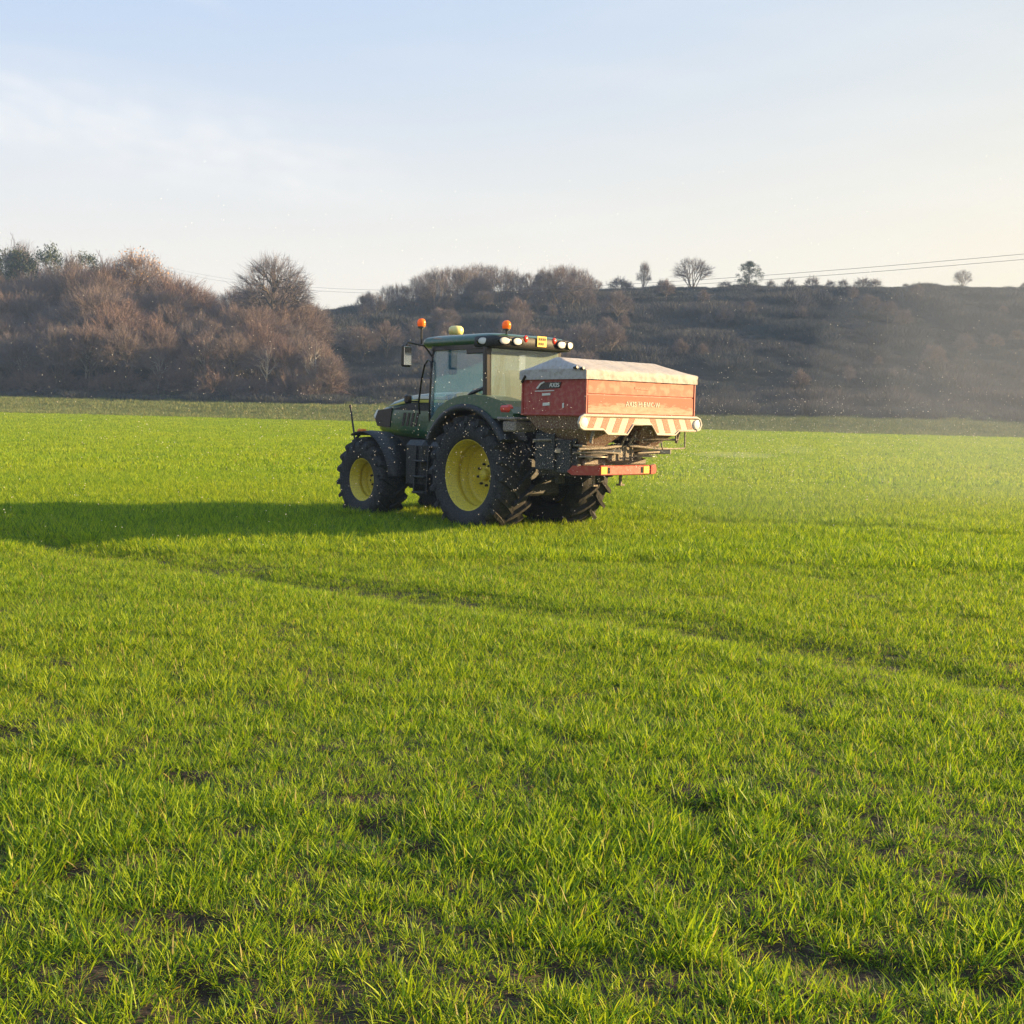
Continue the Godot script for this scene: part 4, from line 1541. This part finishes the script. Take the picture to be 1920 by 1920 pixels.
	# pale stems showing at the front of the wood
	for e in [[-57.0, 137.6, 7.0], [-50.2, 138.2, 9.0], [-41.5, 137.4, 6.0], [-36.2, 137.8, 8.5], [-29.0, 137.5, 7.5], [-23.2, 137.4, 8.0]]:
		var o := plant("bare_tree", "pale-stemmed young bare tree at the front of the brown wood", "tree", "pale-stemmed trees at the front of the wood", pairs.pale[0], e[0], e[1], e[2], float(e[2]) * rng.randf_range(0.6, 0.8), rng.randf() * TAU, tones[1])
		(o.get_child(0) as MeshInstance3D).material_override = mats.pale_bark
	# trees that stand out of the wood's top
	plant("bare_tree", "large round-crowned bare tree rising above the wood beside the open gap", "tree", "", pairs.oak[0], -32.5, 158.0, 24.4 - ground_y(-32.5, -158.0), 13.0, 0.6, tones[2])
	plant("bare_tree", "tall tree with rusty leaves left in its crown above the wood", "tree", "", pairs.rusty[0], -53.5, 168.0, 25.6 - ground_y(-53.5, -168.0), 13.0, 2.0, tones[1])
	plant("bare_tree", "thin upright bare tree poking out over the dark evergreens", "tree", "", pairs.up[0], -76.0, 182.0, 28.8 - ground_y(-76.0, -182.0), 10.0, 1.0, tones[2])
	plant("bare_tree", "small many-stemmed bare tree at the open end of the brown wood", "tree", "", pairs.clump[1], -21.6, 137.0, 6.0, 6.0, 0.3, tones[0])
	# dark evergreens on the hill behind the wood
	var ever := []
	for s in 2:
		ever.append(evergreen(50 + s))
	for e in [[-86.0, 186.0, 10.0], [-80.0, 184.0, 11.0], [-75.5, 180.0, 11.5], [-70.5, 180.0, 11.0], [-66.0, 182.0, 11.5], [-92.0, 184.0, 9.0]]:
		var top: float = 1.85 + 0.137 * float(e[1])
		plant("evergreen_tree", "dark dense evergreen tree on the hill above the brown wood", "tree", "evergreens above the wood", ever[rng.randi() % 2], e[0], e[1], maxf(top - ground_y(e[0], -float(e[1])) + rng.randf_range(-1.5, 1.0), 6.0), rng.randf_range(8.0, 10.0), rng.randf() * TAU, mats.leaf)
	# trees along the top of the hill behind the tractor
	for e in [[700, 548, 0], [722, 534, 0], [742, 528, 1], [765, 532, 0], [790, 510, 0], [812, 500, 2], [838, 497, 0], [862, 495, 1], [885, 492, 2], [905, 494, 0], [932, 498, 0], [958, 505, 1], [985, 510, 0], [1010, 503, 0], [1032, 496, 2], [1052, 494, 0], [1075, 500, 0], [1092, 515, 1], [1108, 532, 0]]:
		var d := rng.randf_range(196.0, 220.0)
		var px: float = (e[0] - 960.0) / 2200.0
		var x := px * d
		var hor: float = 785.0 + (e[0] - 960.0) * 0.021
		var h: float = 1.85 + (hor - e[1]) / 2200.0 * d - ground_y(x, -d)
		var kind: String = ["low", "low_up", "low"][e[2]]
		var words := ["bare tree in the row crowning the hill behind the tractor", "slender bare tree in the row crowning the hill behind the tractor", "wide-crowned bare tree in the row crowning the hill behind the tractor"]
		plant("bare_tree", words[e[2]], "tree", "trees crowning the hill", pairs[kind][rng.randi() % pairs[kind].size()], x, d, maxf(h, 3.0), maxf(h, 3.0) * rng.randf_range(0.9, 1.25), rng.randf() * TAU, tones[2 * (rng.randi() % 2)])
	# bare trees scattered over the hillside itself
	for k in 84:
		var d := rng.randf_range(146.0, 214.0)
		var x := lerpf(-0.135, 0.46, rng.randf()) * d
		if rng.randf() < 0.5:
			x = lerpf(-0.135, 0.09, rng.randf()) * d
		var h := rng.randf_range(3.0, 7.0) if x < 0.09 * d else rng.randf_range(2.0, 4.6)
		var kind: String = ["up", "clump", "base"][k % 3]
		plant("bare_tree", {"up": "slender bare tree among the scrub on the dark hillside", "clump": "many-stemmed bare tree among the scrub on the dark hillside", "base": "small bare tree among the scrub on the dark hillside"}[kind], "tree", "bare trees on the hillside", pairs[kind][rng.randi() % pairs[kind].size()], x, d, h, h * rng.randf_range(0.8, 1.2), rng.randf() * TAU, tones[2 if k % 3 else 0])
	# single trees and bushes on the open ridge
	for e in [[1195, 500, 34, "up", "narrow bare tree on the open ridge beside a wide round one"], [1285, 495, 92, "clump", "widest round bare tree standing alone on the open ridge"], [1390, 503, 58, "rusty_green", "small dense tree on the open ridge where the wires meet it"], [1785, 514, 42, "clump", "small lone bare tree at the far end of the open ridge"]]:
		var d := 228.0
		var x: float = (e[0] - 960.0) / 2200.0 * d
		var hor: float = 785.0 + (e[0] - 960.0) * 0.021
		var h: float = 1.85 + (hor - e[1]) / 2200.0 * d - ground_y(x, -d)
		var set_: Array = pairs.low[0] if e[3] == "clump" else (pairs.low_up[0] if e[3] == "up" else ever_bare())
		plant("bare_tree", e[4], "tree", "", set_, x, d, h * 1.25, e[2] / 2200.0 * d, rng.randf() * TAU, tones[2])
	for e in [[1150, 522], [1165, 528], [1228, 526], [1345, 528], [1430, 527], [1465, 525], [1505, 518], [1540, 526], [1565, 524], [1600, 522], [1622, 525], [1680, 534], [1712, 535], [1898, 533]]:
		var d := 228.5
		var x: float = (e[0] - 960.0) / 2200.0 * d
		var hor: float = 785.0 + (e[0] - 960.0) * 0.021
		var h: float = maxf(1.85 + (hor - e[1]) / 2200.0 * d - ground_y(x, -d), 0.8)
		plant("bare_shrub", "low leafless bush on the skyline of the open ridge", "shrub", "bushes on the open ridge", pairs.bush[rng.randi() % 3], x, d, h * 1.1, h * rng.randf_range(1.2, 2.2), rng.randf() * TAU, tones[2], "twigs")


func ever_bare() -> Array:
	return evergreen(61)


func evergreen(seed_: int) -> Array:
	var rng := RandomNumberGenerator.new()
	rng.seed = seed_
	var wood := Twigs.new()
	var fine := Twigs.new()
	wood.stick([Vector3(0, -0.3, 0), Vector3(0.1, 3, 0), Vector3(0, 8.5, 0.1)], 0.22, 0.05, 6, Color(1, 1, 1))
	for k in 130:
		var t := rng.randf()
		var y := lerpf(1.5, 9.7, t)
		var rr := 4.3 * pow(sin(PI * clampf(0.12 + 0.86 * t, 0, 1)), 0.7) * sqrt(rng.randf())
		var a := rng.randf() * TAU
		var c := Vector3(cos(a) * rr, y, sin(a) * rr)
		if k % 3 == 0:
			wood.stick([Vector3(0, y * 0.75, 0), c], 0.05, 0.02, 3, Color(1, 1, 1))
		var s := rng.randf_range(0.5, 1.0)
		for q in 55:
			var p := c + rnd_dir(rng) * s * pow(rng.randf(), 0.5) * Vector3(1.2, 0.75, 1.2).length() * 0.6
			fine.leaf(p, rnd_dir(rng) * 0.16, rnd_dir(rng) * 0.12, Color(0.028, 0.045, 0.022).lerp(Color(0.06, 0.08, 0.03), rng.randf()))
	return [wood.mesh(), fine.mesh()]


func make_scrub() -> void:
	# leafless scrub and dead grass covering the hillside, too close to count
	var rng := RandomNumberGenerator.new()
	rng.seed = 21
	var root := Node3D.new()
	root.name = "hillside_scrub"
	add_child(root)
	tag(root, "leafless scrub, darkened in colour for shade, covering the steep hillside behind the tractor", "scrub", "", "stuff")
	var meshes := []
	for i in 5:
		var tw := Twigs.new()
		for k in 300:
			var a := rng.randf() * TAU
			var r := sqrt(rng.randf()) * 0.9
			var p := Vector3(cos(a) * r, -0.1, sin(a) * r)
			var d := (Vector3.UP + Vector3(cos(a), 0, sin(a)) * rng.randf_range(0.0, 0.7) + rnd_dir(rng) * 0.35).normalized()
			var l := rng.randf_range(0.35, 1.05)
			var q := p + d * l * 0.6
			var col := Color(0.050, 0.056, 0.064).lerp(Color(0.090, 0.096, 0.104), rng.randf())  # shade of the slope put into the twig colour, darkened and blued
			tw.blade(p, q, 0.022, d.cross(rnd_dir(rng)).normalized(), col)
			for j in 2:
				var d2 := (d + rnd_dir(rng) * 0.6).normalized()
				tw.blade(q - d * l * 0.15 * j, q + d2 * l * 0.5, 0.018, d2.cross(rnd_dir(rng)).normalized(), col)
		meshes.append(tw.mesh())
	var places := [[], [], [], [], []]
	var big := FastNoiseLite.new()
	big.seed = 4
	big.frequency = 0.035
	var clumps := FastNoiseLite.new()
	clumps.seed = 14
	clumps.frequency = 0.085
	for k in 26000:
		var d := rng.randf_range(133.0, 231.0)
		var x := rng.randf_range(-0.5, 0.5) * d
		if x < -0.14 * d and d > 176.0 and rng.randf() < 0.5:
			continue
		var v := big.get_noise_2d(x, d * 1.4) * 0.5 + 0.5
		if d < 141.0 and rng.randf() < 0.5 + 0.6 * (0.5 - v):
			continue
		var u := clumps.get_noise_2d(x, d) * 0.5 + 0.5
		var s := rng.randf_range(0.6, 1.3) * lerpf(0.45, 1.3, v) * lerpf(0.55, 1.9, smoothstep(0.3, 0.85, u))
		if d > 218.0:
			s *= 0.6
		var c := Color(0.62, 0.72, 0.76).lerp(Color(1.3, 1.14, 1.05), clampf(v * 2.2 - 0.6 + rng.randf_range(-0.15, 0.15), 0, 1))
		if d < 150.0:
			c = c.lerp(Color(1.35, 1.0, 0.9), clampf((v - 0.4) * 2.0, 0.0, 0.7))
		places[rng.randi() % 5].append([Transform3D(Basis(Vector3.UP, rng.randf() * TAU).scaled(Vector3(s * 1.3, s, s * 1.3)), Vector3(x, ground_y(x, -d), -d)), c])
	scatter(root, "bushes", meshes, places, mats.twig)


# ---------------------------------------------------------------- power line
func make_power_line() -> void:
	var near := Vector3(55.0, 17.6, -95.0)
	var far := Vector3(-133.0, 55.0, -420.0)
	var along := (far - near).normalized()
	var across := Vector3(along.z, 0, -along.x).normalized()
	for e in [[near, "tall wooden pole carrying the wires in the valley"], [far, "tall wooden pole carrying the wires behind the wood"]]:
		var p: Vector3 = e[0]
		var g := ground_y(p.x, p.z)
		var o := thing("utility_pole", e[1], "pole", Vector3(p.x, g, p.z), 0.0, "")
		var st := newst()
		tube(st, [Vector3(0, -0.5, 0), Vector3(0, p.y - g + 0.5, 0)], [0.2, 0.13], 10)
		put(st, "pole", mats.wood, o)
		st = newst()
		bar(st, Vector3(0, p.y - g - 0.15, 0) - across * 1.1, Vector3(0, p.y - g - 0.15, 0) + across * 1.1, 0.12, 0.14)
		put(st, "crossarm", mats.wood, o)
	for e in [[-0.9, 0.0, "upper of two thin overhead wires crossing the sky above the ridge"], [0.9, -0.75, "lower of two thin overhead wires crossing the sky above the ridge"]]:
		var st := newst()
		var pts := []
		for k in 49:
			var t := k / 48.0
			pts.append(near.lerp(far, t) + across * float(e[0]) + Vector3(0, float(e[1]) - 4.0 * 7.1 * t * (1.0 - t), 0))
		tube(st, pts, 0.022, 5)
		var o := put(st, "overhead_wire", mats.wire, self)
		tag(o, e[2], "wire")


# ---------------------------------------------------------------- flying fertilizer and dust
func make_granules() -> void:
	var rng := RandomNumberGenerator.new()
	rng.seed = 90
	var tw := Twigs.new()
	# an octahedron-like grain
	var c := [Vector3(1, 0, 0), Vector3(0, 1, 0), Vector3(0, 0, 1), Vector3(-1, 0, 0), Vector3(0, -1, 0), Vector3(0, 0, -1)]
	var st := newst()
	rounded(st)
	for a in [0, 3]:
		for b in [1, 4]:
			for d in [2, 5]:
				tri_out(st, c[a], c[b], c[d], Vector3.ZERO)
	st.generate_normals()
	var mesh := st.commit()
	var places := []
	var bas := Basis(Vector3.UP, deg_to_rad(TRACTOR_TURN))
	var src := TRACTOR_AT + bas * Vector3(0, 1.35, 2.1)
	for k in 7000:
		# thrown out level to both sides and behind, falling as it flies
		var a := rng.randf_range(-1.0, 1.0) * 2.1
		var dist := 14.0 * pow(rng.randf(), 1.1) + 0.5
		var dir := bas * Vector3(sin(a), 0, cos(a))
		var up := rng.randfn(0.0, 0.10)
		var p := src + dir * dist + Vector3(0, dist * (up + 0.10) - 0.012 * dist * dist + rng.randfn(0, 0.25), 0)
		if rng.randf() < 0.16:
			p = src + Vector3(rng.randfn(0, 6.0), rng.randf_range(-1.0, 4.0), rng.randfn(0, 3.5))
		if p.y < 0.12 or p.z > -13.0:
			continue
		places.append([Transform3D(Basis(rnd_dir(rng), rng.randf() * 3.0).scaled(Vector3.ONE * rng.randf_range(0.003, 0.0066)), p), Color(1, 1, 1)])
	var root := Node3D.new()
	root.name = "fertilizer_granules"
	add_child(root)
	tag(root, "white fertilizer granules flying through the air round the spreader", "granules", "", "stuff")
	scatter(root, "granules", [mesh], [places], mats.granule)


func make_dust() -> void:
	for e in [
		[Vector3(9.5, 1.6, -23.0), Vector3(17.0, 4.0, 11.0), 0.0032],
		[Vector3(5.6, 1.2, -20.3), Vector3(9.0, 2.6, 7.0), 0.0045],
		[Vector3(4.2, 1.1, -19.0), Vector3(5.0, 1.8, 4.0), 0.006],
		[Vector3(3.75, 1.32, -19.9), Vector3(1.5, 0.10, 0.9), 0.16],
		[Vector3(4.9, 1.42, -20.3), Vector3(0.7, 0.14, 0.6), 0.10],
		[Vector3(11.8, 3.0, -27.0), Vector3(10.0, 7.5, 9.0), 0.011],
		[Vector3(10.4, 3.6, -25.0), Vector3(5.0, 6.4, 6.0), 0.010],
	]:
		var f := FogVolume.new()
		f.name = numbered("dust_cloud")
		f.shape = RenderingServer.FOG_VOLUME_SHAPE_ELLIPSOID
		f.size = e[1]
		f.position = e[0]
		var m := FogMaterial.new()
		m.density = e[2]
		m.albedo = Color(0.84, 0.88, 0.92)
		f.material = m
		add_child(f)
		tag(f, "thin pale fertilizer dust drifting beside the spreader", "dust", "dust drifting from the spreader", "stuff")
